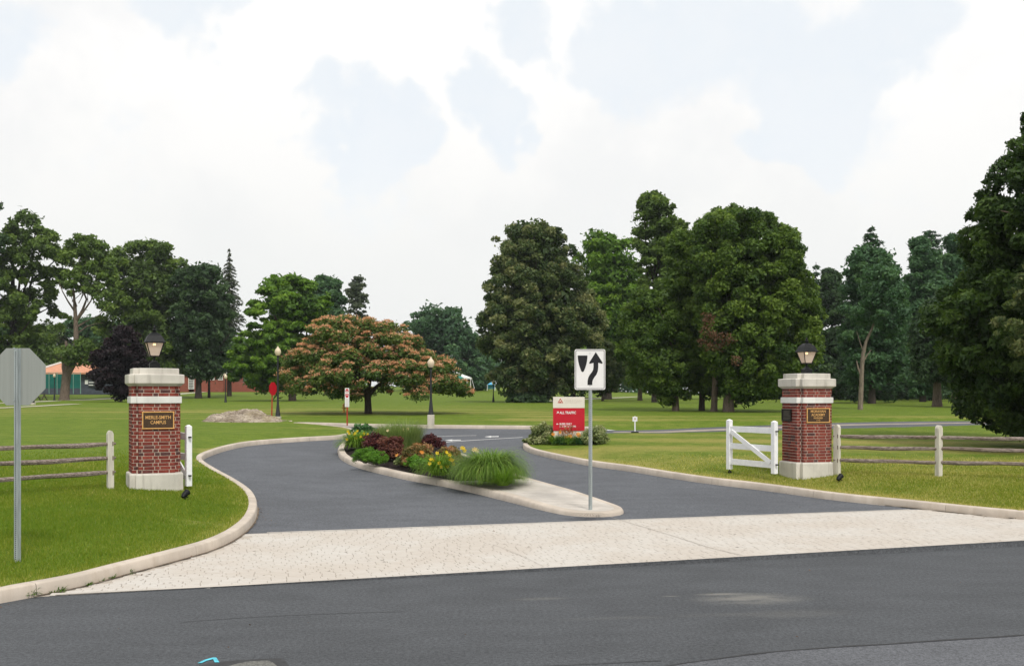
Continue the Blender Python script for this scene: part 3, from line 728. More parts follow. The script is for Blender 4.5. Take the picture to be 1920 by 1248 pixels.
lantern((pr0[0], pr0[1], zr_ + topR), AR, 'lit black lantern on top of the MORAVIAN ACADEMY pillar')

# ------------------------------------------------------------------ white gates
def gate(hx, hy, ex, ey, zb, label, lean=0):
    L = math.hypot(ex - hx, ey - hy); rz = math.atan2(ey - hy, ex - hx); H = 1.265
    r = thing('wooden_gate', (hx, hy, zb), rz, label, 'gate', 'white gates standing open by the pillars')
    for x, nm in ((0, 'hinge_post'), (L, 'end_post')):
        mb = MB(); mb.box((x, 0, H / 2 - .01), (.115, .115, H - .02)); b_ = .0575; mb.loft([[(x - b_, -b_, H - .02), (x + b_, -b_, H - .02), (x + b_, b_, H - .02), (x - b_, b_, H - .02)], [(x - .012, -.012, H + .012), (x + .012, -.012, H + .012), (x + .012, .012, H + .012), (x - .012, .012, H + .012)]]); mb.build(nm, M_white, r)
    for z in (1.03, .60, .20): MB().box((L / 2, 0, z), (L - .115, .045, .145), bev=.004).build('rail', M_white, r)
    MB().beam((L - .10, .034, .97), (.10, .034, .26), .030, .115).build('brace', M_white, r)
    for z in (.22, 1.02): MB().box((-.085, 0, z), (.09, .05, .03), bev=.004).build('hinge', M_black, r)
    MB().tube([(L, 0, .0), (L, 0, -.05)], .015, 6).tube([(L - .015, -.03, -.075), (L - .015, .03, -.075)], .04, 10).build('gate_wheel', M_black, r)
    return r
gate(6.325, 24.0, 5.55, 25.42, EYE - 149.5 / F * 24.0, 'white ranch gate seen almost square on, left of the MORAVIAN ACADEMY pillar')
gate(-6.76, 20.8, -7.72, 22.08, EYE - 172.5 / F * 20.8, 'white gate seen edge on behind the right side of the MERLE-SMITH CAMPUS pillar')

# ------------------------------------------------------------------ post and rail fences
def rail_mesh(L, seed, parent, a, b):
    r_ = np.random.default_rng(seed); n = 14; mb = MB(); a = Vector(a); b = Vector(b); rings = []
    X = (b - a).normalized(); Y = Vector((0, 0, 1)).cross(X).normalized(); Z = X.cross(Y)
    ph_ = r_.uniform(0, 6, 4)
    for i in range(n + 1):
        t_ = i / n; e = min(1, .55 + 4 * min(t_, 1 - t_)); c = a.lerp(b, t_) + Z * (.010 * math.sin(3 * t_ + ph_[0]) + .006 * math.sin(11 * t_ + ph_[1])) + Y * .01 * math.sin(5 * t_ + ph_[2])
        rr = [.053, .045, .049, .055, .051, .045, .049]; ring = []
        for k in range(7):
            an = 2 * math.pi * k / 7 + .25 * math.sin(t_ * 2 + ph_[3]); q = rr[k] * e * (1 + .10 * math.sin(9 * t_ + k * 1.9 + ph_[1]) + r_.uniform(-.04, .04)); ring.append(c + Y * math.cos(an) * q * .85 + Z * math.sin(an) * q)
        rings.append(ring)
    mb.loft(rings); o = mb.build('rail', M_rail, parent, smooth=False); return o
M_railshade = plain('rail_shadow_brown', (.16, .12, .09), .95, .2)  # brown strips painting the shadow where rails pass the posts
def fence(root, pts, rails, H, rzs, skip=None, wd=.135):
    """pts local x,y,z of posts; rails between consecutive posts"""
    for i, p in enumerate(pts):
        mb = MB(); w2, t2 = (wd / 2, .055) if i % 2 == 0 or True else (.06, .06)
        prof = [(-w2, -.3), (w2, -.3), (w2, H - .07), (w2 * .55, H - .015), (0, H), (-w2 * .55, H - .015), (-w2, H - .07)]
        mb.prism(prof, -t2, t2); o = mb.build('post', M_postc, root, p, (rng.normal(0, .008), rng.normal(0, .008), rzs[i]))
        for z in rails: MB().prism([(w2 - .03, z - .045), (w2 - .006, z - .045), (w2 - .006, z + .045), (w2 - .03, z + .045)], -t2 - .002, -t2 + .01).build('rail_shadow', M_railshade, o)
    for i in range(len(pts) - 1):
        a, b_ = Vector(pts[i]), Vector(pts[i + 1]); d = (b_ - a).normalized()
        for k, z in enumerate(rails): rail_mesh(1, i * 7 + k, root, tuple(a + Vector((0, 0, z)) - d * .10), tuple(b_ + Vector((0, 0, z)) + d * .10))
pa = G(207, 915.5, LAWN); pb = pa + np.array([-1.86, -1.56]); pc = pb + np.array([-1.86, -1.56])
r0 = thing('rail_fence', (pa[0], pa[1], ph(pa)), 0, 'weathered three-rail fence with a pale post running left from the MERLE-SMITH CAMPUS pillar', 'fence', 'post and rail fences beside the pillars')
dzz = lambda p: ph(p) - ph(pa)
fence(r0, [(0, 0, 0), (pb[0] - pa[0], pb[1] - pa[1], dzz(pb)), (pc[0] - pa[0], pc[1] - pa[1], dzz(pc))], [.91, .62, .32], 1.18, [R(38)] * 3, wd=.115)
# the left fence continues behind its pillar with a short run of rail ends
qa, qb = G(1569.5, 889.5, LAWN), G(1760, 893.5, LAWN); qc = qb + (qb - qa); qd = qc + (qb - qa)
r1 = thing('rail_fence', (qa[0], qa[1], ph(qa)), 0, 'weathered three-rail fence with round-topped pale posts running right from the MORAVIAN ACADEMY pillar', 'fence', 'post and rail fences beside the pillars')
dq = lambda p: (p[0] - qa[0], p[1] - qa[1], ph(p) - ph(qa))
fence(r1, [dq(qa), dq(qb), dq(qc), dq(qd)], [.935, .665, .345], 1.22, [R(-48), R(28), R(25), R(25)])

# ------------------------------------------------------------------ road signs
def u_post(root, H, w_=.078, sp=.0254 * 1.5, face=-1, name='sign_post', holes=True, z0=-.2):
    mb = MB(); d = .038; t_ = .006; w2 = w_ / 2; c = w2 * .42
    prof = [(-w2, 0), (-c, 0), (-c * .8, d), (c * .8, d), (c, 0), (w2, 0), (w2, t_), (c + t_, t_), (c * .8 + t_, d + t_), (-c * .8 - t_, d + t_), (-c - t_, t_), (-w2, t_)]
    rings = [[(x, face * y, z) for x, y in prof] for z in (z0, H)]
    mb.loft(rings); o = mb.build(name, M_galv, root)
    if holes:
        m2 = MB(); n = int((H - .05) / sp); hr = .0062
        for i in range(n):
            z = .04 + i * sp
            for xx, yy in ((0, face * (d + t_ + .0012)),): m2.add([(xx + hr * 1.2 * math.cos(a_), yy, z + hr * 1.2 * math.sin(a_)) for a_ in np.linspace(0, 2 * math.pi, 6, endpoint=False)], [(0, 1, 2, 3, 4, 5)])
            for xx in (-w2 * .72, w2 * .72):
                m2.add([(xx + hr * .7 * math.cos(a_), -abs(.0018) if face < 0 else -.0015, z + hr * .7 * math.sin(a_)) for a_ in np.linspace(0, 2 * math.pi, 6, endpoint=False)], [(0, 1, 2, 3, 4, 5)])
        m2.build('post_holes', M_hole, o)['kind'] = 'stuff'
    return o
def rrect(w_, h, r_, n=5):
    P = []
    for cx, cz, a0 in ((w_ / 2 - r_, h / 2 - r_, 0), (-w_ / 2 + r_, h / 2 - r_, 90), (-w_ / 2 + r_, -h / 2 + r_, 180), (w_ / 2 - r_, -h / 2 + r_, 270)):
        for k in range(n + 1): a_ = R(a0 + 90 * k / n); P.append((cx + r_ * math.cos(a_), cz + r_ * math.sin(a_)))
    return P
# keep-right sign on the island nose
ISL = lambda x, y: BASE(x, y) + .15
p = G(1107, 949, ISL); s_ = F / p[1]; zz = ph(p, ISL)
ks = thing('keep_right_sign', (p[0], p[1], zz), 0, 'white keep right sign with black curving arrow on a perforated post, island nose', 'road sign')
zc = EYE - (692.5 - HY) / s_ - zz; W_, H_ = 57.3 / s_, 75.5 / s_
u_post(ks, zc + H_ / 2 - .03, .072, face=-1)
MB().prism(rrect(W_, H_, .035), -.052, -.048).build('sign_panel', M_signw, ks, (-.012, 0, zc))
panel = [c for c in ks.children if c.name.startswith('sign_panel')][0]
def ring(w1, h1, r1, th, y, mat, parent, name):
    A = rrect(w1, h1, r1); B = rrect(w1 - 2 * th, h1 - 2 * th, max(.004, r1 - th)); n = len(A)
    V = [(x, y, z) for x, z in A] + [(x, y, z) for x, z in B]; Fs = [(i, (i + 1) % n, n + (i + 1) % n, n + i) for i in range(n)]
    return MB().add(V, [tuple(f) for f in Fs]).build(name, mat, parent)
ring(W_ - .034, H_ - .034, .026, .010, -.0535, M_signk, panel, 'sign_border')
def sgn(pts): return [((x - 466) / 588 * W_, -(y - 542) / 785 * H_) for x, y in pts]
bul = [(230, 270), (418, 270), (415, 330), (407, 390), (394, 450), (375, 510), (352, 568), (341, 585), (325, 592), (309, 585), (296, 568), (275, 510), (254, 445), (241, 385), (234, 330)]
MB().prism(sgn(bul), -.0540, -.0522).build('median_symbol', M_signk, panel)
arr = [(577, 203), (703, 400), (708, 414), (702, 426), (690, 430), (625, 410), (625, 500), (616, 575), (590, 640), (545, 700), (520, 745), (511, 790), (510, 845), (418, 845), (419, 770), (430, 710), (455, 655), (500, 595), (525, 550), (533, 495), (533, 412), (466, 432), (452, 424), (450, 410)]
MB().prism(sgn(arr), -.0540, -.0522).build('arrow_symbol', M_signk, panel)
m2 = MB()
for k in (-1, 1): m2.tube([(0, -.056, k * H_ * .40), (0, -.05, k * H_ * .40)], .009, 8)
m2.build('bolts', M_galv, panel)['kind'] = 'stuff'

# stop sign seen from behind
p = G(33, 1052, LAWN); s_ = F / p[1]; zz = ph(p)
ss = thing('stop_sign', (p[0], p[1], zz), R(-3), 'grey metal back of an octagonal stop sign on a perforated post in the left lawn', 'road sign')
zc = EYE - (706 - HY) / s_ - zz; Rr = 53.5 / s_ / math.cos(R(22.5))
u_post(ss, zc + 53.0 / s_, .088, .0254 * 1.0, face=-1)
octo = [(Rr * math.cos(R(22.5 + 45 * k)), Rr * math.sin(R(22.5 + 45 * k))) for k in range(8)]
MB().prism(octo, .004, .008).build('sign_panel', M_alu, ss, (.0, 0.0, zc))
m2 = MB()
for zb_ in (.36, -.30): m2.tube([(-.02, -.052, zc + zb_), (-.02, -.04, zc + zb_)], .010, 6)
m2.build('bolts', M_galv, ss)['kind'] = 'stuff'

# red and white campus direction sign
p = G(1066.5, 829, LAWN); s_ = F / p[1]; zz = ph(p); m_ = lambda v: v / s_
cs = thing('campus_sign', (p[0], p[1], zz), R(-3), 'red and white campus sign reading ALL TRAFFIC and BUSES ONLY between two pale shrubs', 'sign')
zf = lambda y: EYE - (y - HY) / s_ - zz
Wc = m_(59)
MB().box((0, 0, (zf(829) + zf(807)) / 2 - .1), (Wc * .97, .20, zf(807) - zf(829) + .2), bev=.01).build('sign_plinth', M_cream, cs)
MB().box((0, 0, (zf(807) + zf(764.8)) / 2), (Wc, .24, zf(764.8) - zf(807) - .002), bev=.006).build('red_panel', M_red, cs)
MB().box((0, 0, (zf(764.6) + zf(743.8)) / 2), (Wc, .24, zf(743.8) - zf(764.6) - .002), bev=.006).build('cream_header', M_cream, cs)
hdr = [c for c in cs.children if c.name.startswith('cream_header')][0]; rp = [c for c in cs.children if c.name.startswith('red_panel')][0]
X_ = lambda px: (px - 1066.5) / s_
y_ = -.1215
mb = MB(); tr = lambda pts: [(X_(1038.6 + x / 9.6 * 1.0 - 38.0 + 37.6), zf(720 + y / 9.6)) for x, y in pts]
def PX(x, y): return (X_(1000 + x / 9.6), zf(720 + y / 9.6))
mb.prism([PX(487, 252), PX(540, 338), PX(520, 338), PX(484, 272)], y_, y_ + .003); mb.prism([PX(484, 255), PX(490, 272), PX(452, 330), PX(436, 336)], y_, y_ + .003); mb.prism([PX(448, 338), PX(470, 316), PX(484, 306), PX(508, 326), PX(512, 338)], y_, y_ + .003)
mb.build('logo_emblem', M_logo, hdr)['kind'] = 'stuff'
def stext(par, s, x0, x1, yc, h, mat, off=.001):
    return text(par, s, m_(h) * 1.42, mat, ((X_(1000 + x0 / 9.6) + X_(1000 + x1 / 9.6)) / 2, y_ + .001, zf(720 + yc / 9.6)), width=m_((x1 - x0) / 9.6), off=off)
stext(hdr, 'MORAVIAN', 556, 862, 296, 2.4, M_faint, 0); stext(hdr, 'ACADEMY', 565, 850, 330, 2.2, M_faint, 0)
stext(rp, 'ALL TRAFFIC', 474, 768, 512, 4.7, M_signw, .004); stext(rp, 'BUSES ONLY', 472, 692, 713, 3.4, M_signw, .003); stext(rp, '(7:15 AM TO 3:30 PM)', 474, 765, 757, 3.2, M_signw, .002)
mb = MB(); mb.prism([PX(418, 520), PX(440, 500), PX(424, 496), PX(424, 488), PX(458, 488), PX(458, 520), PX(448, 518), PX(447, 506), PX(426, 528)], y_, y_ + .003)
mb.prism([PX(412, 713), PX(434, 697), PX(434, 708), PX(452, 708), PX(452, 718), PX(434, 718), PX(434, 729)], y_, y_ + .003)
mb.build('direction_arrows', M_signw, rp)['kind'] = 'stuff'

# small white sign on a stand at the side of the campus road
p = G(1190.5, 811.3, BASE); s_ = F / p[1]
st = thing('stand_sign', (p[0], p[1], ph(p, BASE)), 0, 'small white notice on a white pole with a black foot by the campus road', 'sign')
h = (811.3 - 780.5) / s_
MB().lathe([(.16, 0), (.17, .01), (.17, .045), (.12, .06), (.03, .065)], 14).build('foot', M_black, st, smooth=True)
MB().tube([(0, 0, .06), (0, 0, h * .74)], .027, 8).build('pole', M_white, st)
MB().box((0, 0, h * .84), (.205, .03, h * .28), bev=.01).tube([(0, 0, h * .97), (0, 0, h * 1.02)], .025, 6).build('notice_board', M_white, st)
MB().box((0, -.0165, h * .86), (.10, .002, h * .13)).build('notice_print', M_faint, st)

# do not enter plate on a red post by the far kerb
p = G(651, 797.5, LAWN); s_ = F / p[1]; zz = ph(p); zf2 = lambda y: EYE - (y - HY) / s_ - zz
dn_ = thing('do_not_enter_sign', (p[0], p[1], zz), 0, 'narrow white plate with two red road symbols on a red post by the far kerb', 'road sign')
MB().box((0, 0, zf2(763) / 2), (.055, .055, zf2(727) - .0), bev=.004).build('sign_post', M_redpost, dn_, (0, 0, zf2(727) / 2 - zf2(763) / 2))
MB().prism(rrect(8.2 / s_, 35.5 / s_, .02), -.045, -.035).build('sign_panel', M_signw, dn_, (0, 0, zf2(744.8)))
sp_ = [c for c in dn_.children if c.name.startswith('sign_panel')][0]
zr2 = lambda y: -(y - 744.8) / s_
mb = MB(); w3 = 3.1 / s_
mb.prism([(-w3, zr2(734.5)), (w3, zr2(734.5)), (w3, zr2(732)), (w3 * .45, zr2(728.6)), (-w3 * .45, zr2(728.6)), (-w3, zr2(732))], -.0465, -.0452)
mb.prism([(-w3, zr2(738)), (w3, zr2(738)), (w3, zr2(742)), (w3 * .5, zr2(745)), (-w3 * .5, zr2(745)), (-w3, zr2(742))], -.0465, -.0452)
mb.build('red_symbols', M_red, sp_)['kind'] = 'stuff'
MB().box((0, -.047, zr2(732.6)), (w3 * 1.3, .002, 1.0 / s_)).box((0, -.047, zr2(740.4)), (w3 * 1.3, .002, .9 / s_)).build('symbol_bars', M_signw, sp_)['kind'] = 'stuff'
mb = MB()
for k, y in enumerate((747.8, 750.2, 752.6, 756, 758.4, 760.4)): mb.box((0, -.0458, zr2(y)), (w3 * rng.uniform(1.3, 1.8), .0015, .9 / s_))
mb.build('small_print', M_faint, sp_)['kind'] = 'stuff'

# red octagon turned away, and its red post, behind the boulder
p = G(509.5, 779.5, LAWN); s_ = F / p[1]; zz = ph(p); zf3 = lambda y: EYE - (y - HY) / s_ - zz
ob = thing('octagonal_sign', (p[0], p[1], zz), R(70), 'red painted octagonal sign on a leaning red post behind the boulder', 'road sign')
mb = MB(); mb.tube([(0, 0, -.1), (.05, 0, zf3(728))], .035, 8); mb.build('sign_post', M_redpost, ob)
Ro = 12.2 / s_ / math.cos(R(22.5)); MB().prism([(Ro * math.cos(R(22.5 + 45 * k)), Ro * math.sin(R(22.5 + 45 * k))) for k in range(8)], -.048, -.040).build('sign_panel', M_redback, ob, (.05, 0, zf3(728.5)))

# hydrant
M_yel = plain('hydrant_yellow', (.85, .55, .12), .55, .1, 10)
p = G(645, 773, LAWN); s_ = F / p[1]
hy = thing('fire_hydrant', (p[0], p[1], ph(p)), 0, 'small yellow fire hydrant on the lawn half hidden behind the two-symbol plate', 'fire hydrant')
k = 18 / s_ / .75
MB().lathe([(.17 * k, 0), (.17 * k, .04 * k), (.10 * k, .05 * k), (.10 * k, .50 * k), (.13 * k, .52 * k), (.13 * k, .55 * k)], 12).build('barrel', M_yel, hy, smooth=True)
MB().lathe([(.13 * k, .55 * k), (.12 * k, .62 * k), (.07 * k, .69 * k), (.03 * k, .71 * k), (.03 * k, .75 * k)], 12).build('bonnet', M_yel, hy, smooth=True)
for an in (0, 180, -90): MB().tube([(0, 0, .38 * k), (.17 * k, 0, .38 * k)], .055 * k, 8).build('outlet', M_yel, hy, rot=(0, 0, R(an)))

# ------------------------------------------------------------------ street lamps
def lamp(px, ytop, ybase, pl_=None, conc=0, label='', dist=None):
    if dist is None: p = G(px, ybase, LAWN)
    else: p = np.array([(px - CX) / F * dist, dist])
    s_ = F / p[1]; zz = ph(p); H = EYE - (ytop - HY) / s_ - zz
    r = thing('street_lamp', (p[0], p[1], zz), 0, label, 'street lamp', 'globe street lamps on the campus lawns')
    z0 = 0
    if conc: MB().box((0, 0, conc / 2 - .1), (.30, .30, conc + .2), bev=.015).build('concrete_footing', M_walk, r); z0 = conc
    hg = .50; zt = H - hg
    MB().lathe([(.135, z0), (.125, z0 + .05), (.10, z0 + .22), (.075, z0 + .50), (.060, z0 + .62), (.050, z0 + .8), (.042, zt - .25), (.05, zt - .2), (.05, zt - .15), (.038, zt - .1), (.06, zt - .06), (.075, zt)], 12).build('lamp_post', M_post_iron, r, smooth=True)
    MB().lathe([(.085, zt), (.12, zt + .05), (.155, zt + .15), (.158, zt + .22), (.13, zt + .31), (.075, zt + .37), (.05, zt + .40)], 14).build('globe', M_globe, r, smooth=True)
    MB().lathe([(.05, zt + .395), (.045, zt + .42), (.02, zt + .45), (.01, zt + .50)], 8).build('globe_cap', M_globe, r, smooth=True)
    return r
lamp(521, 648, 784, conc=.10, label='black street lamp with a pale globe beside the boulder and the red octagonal sign')
lamp(808, 668, 797, conc=.48, label='black street lamp on a square concrete footing in front of the pink-flowered tree')
lamp(102, 699, 750, label='small distant street lamp left of the big forked tree trunk')
lamp(62, 700, 758.5, conc=.15, label='distant street lamp almost hidden behind the grey stop sign back')
lamp(423, 700, 754, label='small distant street lamp in front of the brick building')
lamp(925, 711, 753.5, label='small distant street lamp left of the large grey-green linden')

# ------------------------------------------------------------------ ground spotlights
def spot(px, py, label, rz):
    p = G(px, py, LAWN); r = thing('ground_spotlight', (p[0], p[1], ph(p)), rz, label, 'spotlight', 'black spotlights aimed at the pillars')
    MB().tube([(0, 0, -.05), (0, 0, .07)], .012, 6).build('stake', M_black, r)
    MB().tube([(0, .07, .05), (0, .03, .09), (0, -.05, .13), (0, -.07, .14)], [.035, .052, .060, .066], 12).build('lamp_head', M_black, r, smooth=True)
    MB().tube([(0, -.068, .139), (0, -.072, .1405)], .052, 12).build('lens', M_dkplate, r)
    MB().box((0, 0, .055), (.15, .02, .02)).build('bracket', M_black, r)
spot(347, 936, 'small black ground spotlight in the grass below the MERLE-SMITH CAMPUS pillar', R(160))
spot(1574, 903, 'small black ground spotlight in the grass below the MORAVIAN ACADEMY pillar', R(130))

# ------------------------------------------------------------------ boulder
def boulder():
    p = G(462, 789, LAWN); s_ = F / p[1]; zz = ph(p)
    xs = [384, 395, 408, 425, 440, 455, 470, 480, 486, 494, 505, 518, 530, 540, 548]
    tp = [787, 778.5, 774.5, 771.5, 769, 767, 765.2, 765.5, 768.5, 773, 777.5, 782, 787, 791, 793.5]
    nx, ny = 110, 34; V = []; U = np.linspace(383, 549, nx)
    T_ = np.interp(U, xs, tp)
    for i, u in enumerate(U):
        x = (u - 462) / s_; h = max(0, EYE - (T_[i] - HY) / s_ * 1.0 - zz); gz = 0
        for j in range(ny):
            v = j / (ny - 1) * 2 - 1; yy = v * 1.25 * (.35 + .65 * math.sin(math.pi * np.clip((u - 380) / 172, 0, 1)) ** .6)
            prof = max(0, 1 - abs(v + .1) ** 2.4 if v > -.1 else 1 - ((-.1 - v) / .9) ** 3.2)
            n_ = math.sin(u * .21 + v * 3) * .5 + math.sin(u * .53 - v * 7) * .3 + math.sin(u * 1.3 + v * 11) * .22
            lay = abs(((v * 3.1 + u * .018 + .3 * math.sin(u * .09)) % 1) - .5) * 2
            V.append((x, yy, h * prof + (.045 * n_ + .06 * (lay - .5) + rng.normal(0, .012)) * min(1, prof * 3) - .04 + (float(LAWN(p[0] + x, p[1] + yy)) - zz)))
    T = np.array([(i * ny + j, (i + 1) * ny + j, (i + 1) * ny + j + 1, i * ny + j + 1) for i in range(nx - 1) for j in range(ny - 1)])
    m, t = newmat('boulder_stone'); v = t.obj((.6, 1, 2.6)); a = t.noise(2.2, 8, v, .68); b_ = t.noise(14, 6, v, .7)
    c = t.mix(t.rng(a, .35, .66), (.19, .15, .11), (.50, .43, .355)); c = t.mix(t.rng(b_, .50, .64), c, (.09, .07, .05)); c = t.mix(t.math('MULTIPLY', t.rng(t.noise(1.1, 4, t.obj()), .5, .7), .55), c, (.30, .25, .14))
    t.finish(c, .9, b_, .8, .04, 0, .2)
    r = link('boulder', npmesh('boulder', np.array(V), T, m, False), None, (p[0], p[1], zz)); tag(r, 'long low pale rock outcrop lying in the left lawn by the street lamp', 'rock')
boulder()
# ------------------------------------------------------------------ foliage
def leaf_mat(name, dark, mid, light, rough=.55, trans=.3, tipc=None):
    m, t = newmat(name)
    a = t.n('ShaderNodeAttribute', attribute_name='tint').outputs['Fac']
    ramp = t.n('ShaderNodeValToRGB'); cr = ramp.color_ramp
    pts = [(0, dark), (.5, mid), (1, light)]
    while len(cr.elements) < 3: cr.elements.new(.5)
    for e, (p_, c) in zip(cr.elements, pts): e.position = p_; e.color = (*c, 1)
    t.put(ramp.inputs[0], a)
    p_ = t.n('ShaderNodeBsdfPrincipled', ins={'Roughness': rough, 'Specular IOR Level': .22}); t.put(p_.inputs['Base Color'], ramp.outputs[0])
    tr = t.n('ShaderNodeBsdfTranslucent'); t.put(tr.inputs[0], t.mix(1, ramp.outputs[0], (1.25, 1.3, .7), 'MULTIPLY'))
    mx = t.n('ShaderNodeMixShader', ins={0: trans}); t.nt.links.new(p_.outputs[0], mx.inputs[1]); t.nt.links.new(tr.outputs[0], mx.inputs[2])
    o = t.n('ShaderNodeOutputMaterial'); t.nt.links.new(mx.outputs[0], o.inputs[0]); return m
def unit(v): return v / np.maximum(1e-9, np.linalg.norm(v, axis=1))[:, None]
def leaf_mesh(name, C, N, L, Wd, tint, mat, T=None, tri=False):
    n = len(C); N = unit(N)
    if T is None: T = rng.normal(0, 1, (n, 3))
    T = unit(T - (T * N).sum(1)[:, None] * N); B = np.cross(N, T)
    L = np.broadcast_to(L, (n,))[:, None]; Wd = np.broadcast_to(Wd, (n,))[:, None]
    if tri:
        V = np.stack([C - T * L * .75 + B * Wd, C + T * L * 1.1, C - T * L * .75 - B * Wd], 1).reshape(-1, 3); Fs = np.arange(n * 3).reshape(n, 3)
    else:
        V = np.stack([C - T * L, C + B * Wd - N * Wd * .25, C + T * L, C - B * Wd - N * Wd * .25], 1).reshape(-1, 3)
        Fs = np.arange(n * 4).reshape(n, 4)
    return npmesh(name, V, Fs, mat, True, tint)
M_bark = plain('tree_bark', (.135, .105, .082), .95, .35, 3, 0, .1, .8, 12, (6, 6, 1))
M_barkd = plain('dark_bark', (.055, .045, .038), .95, .35, 3, 0, .1, .8, 12, (6, 6, 1))
M_barkl = plain('pale_bark', (.20, .165, .13), .95, .3, 3, 0, .1, .8, 12, (6, 6, 1))
GREEN = {
 'oak': leaf_mat('leaves_mid_green', (0.045, 0.075, 0.022), (0.100, 0.166, 0.034), (0.198, 0.282, 0.053)),
 'dark': leaf_mat('leaves_dark_green', (0.025, 0.048, 0.024), (0.053, 0.101, 0.040), (0.102, 0.169, 0.057)),
 'bright': leaf_mat('leaves_bright_green', (0.043, 0.095, 0.017), (0.112, 0.216, 0.024), (0.222, 0.353, 0.038)),
 'blue': leaf_mat('leaves_blue_green', (0.031, 0.074, 0.036), (0.067, 0.144, 0.062), (0.126, 0.228, 0.090)),
 'linden': leaf_mat('leaves_linden', (0.029, 0.058, 0.019), (0.090, 0.132, 0.043), (0.258, 0.264, 0.114)),
 'maple': leaf_mat('leaves_maple', (0.031, 0.068, 0.014), (0.084, 0.146, 0.022), (0.176, 0.257, 0.041)),
 'maple_dark': leaf_mat('leaves_deep_maple', (0.013, 0.036, 0.010), (0.040, 0.079, 0.014), (0.090, 0.150, 0.026)),
 'spruce': leaf_mat('needles_spruce', (0.035, 0.051, 0.033), (0.076, 0.099, 0.057), (0.134, 0.158, 0.093), .7, .1),
 'pine': leaf_mat('needles_pine', (0.022, 0.058, 0.029), (0.053, 0.115, 0.053), (0.102, 0.186, 0.079), .7, .1),
 'purple': leaf_mat('leaves_purple', (.006, .004, .006), (.015, .008, .012), (.034, .018, .022), .5, .15),
 'mimosa': leaf_mat('leaves_mimosa', (.04, .085, .018), (.095, .155, .034), (.17, .22, .055)),
 'bloom': leaf_mat('mimosa_bloom', (.36, .17, .09), (.64, .33, .19), (.80, .52, .34), .8, .35),
 'dead': leaf_mat('dead_leaves', (.05, .03, .016), (.11, .06, .035), (.17, .09, .05), .8, .2),
}
def crown_blobs(prof, Y, base, nb, rb, jit=.25, deep=.85, hollow=.5, back=.6):
    """prof rows (y px, xl px, xr px); returns blob centres local to base, radii"""
    s_ = F / Y; prof = np.array(sorted(prof), float); zs = EYE - (prof[:, 0] - HY) / s_ - base[2]
    xl = (prof[:, 1] - CX) / s_ - base[0]; xr = (prof[:, 2] - CX) / s_ - base[0]
    o = np.argsort(zs); zs, xl, xr = zs[o], xl[o], xr[o]
    zz_ = np.linspace(zs[0], zs[-1], 200); w_ = np.interp(zz_, zs, xr - xl); cdf = np.cumsum(w_ ** 1.15); cdf /= cdf[-1]
    C = []; Rr_ = []
    while len(C) < nb:
        z = np.interp(rng.random(), cdf, zz_); r = rb * rng.uniform(.6, 1.25)
        a_, b_ = np.interp(z, zs, xl), np.interp(z, zs, xr); hw = (b_ - a_) / 2; cx = (a_ + b_) / 2
        z = min(z, zs[-1] - r * .55 - rb * .5 * rng.random()); z = max(z, zs[0] + r * .25)
        rho = (rng.random() ** hollow if rng.random() > .16 else 1.0); ph_ = rng.uniform(0, 2 * math.pi); odd = rng.random() < .16; r = r * (.45 if odd else 1); e = max(0.02, hw - r * .62 + (rb * rng.uniform(.1, .85) if odd else 0) - rb * .35 * rng.random())
        if math.sin(ph_) > .25 and rho > .5 and rng.random() > back: continue
        C.append((cx + e * rho * math.cos(ph_), e * deep * rho * math.sin(ph_), z)); Rr_.append(min(r, max(.3, hw * .8)))
    return np.array(C), np.array(Rr_)
def blob_leaves(C, Rr_, n, flat=.8, up=.3, shell=.45, tv=.28, droop=0):
    w_ = Rr_ ** 2; k = np.repeat(np.arange(len(C)), np.maximum(4, (n * w_ / w_.sum()).astype(int))); m = len(k)
    D = unit(rng.normal(0, 1, (m, 3)) + np.array([0, 0, up])); r = Rr_[k] * (1 - shell * rng.random(m) ** 1.5) * (1 + .22 * np.abs(rng.normal(0, 1, m)))
    P = C[k] + D * r[:, None] * np.array([1, 1, flat])
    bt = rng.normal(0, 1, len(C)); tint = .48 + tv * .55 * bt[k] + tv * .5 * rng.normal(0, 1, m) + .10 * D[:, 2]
    if droop: P[:, 2] -= droop * np.abs(rng.normal(0, 1, m)) * (D[:, 2] < .2)
    return P, D, np.clip(tint, 0, 1)
def limbs(root, base_r, H, tips, mat, lean=(0, 0), fork=.35, name='trunk', sides=9, curve=.0):
    mb = MB(); n = 8
    pts = []; rad = []
    for i in range(n + 1):
        t_ = i / n; pts.append((lean[0] * t_ + curve * math.sin(t_ * 4), lean[1] * t_, -.3 + (H + .3) * t_)); rad.append(base_r * (1.22 - .22 * min(1, t_ * 8)) * (1 - .72 * t_))
    mb.tube(pts, rad, sides)
    for q in tips:
        q = Vector(q); t_ = fork + (1 - fork) * .8 * rng.random() * .9; i = int(t_ * n); st = Vector(pts[min(i, n)]); r0_ = rad[min(i, n)] * .55
        if q.z < st.z + .2: i = max(1, int(fork * n)); st = Vector(pts[i]); r0_ = rad[i] * .5
        mid_ = st.lerp(q, .5) + Vector((0, 0, .12 * (q - st).length)) + Vector(tuple(rng.normal(0, .05 * (q - st).length, 3)))
        mb.tube([st, st.lerp(mid_, .5) + Vector((0, 0, .03)), mid_, q.lerp(mid_, .4), q], [r0_, r0_ * .8, r0_ * .55, r0_ * .35, r0_ * .12], 5, False)
    return mb.build(name, mat, root, smooth=True)
def ground_at(px, Y): x = (px - CX) / F * Y; return np.array([x, Y, float(LAWN(np.array(x), np.array(Y)))])
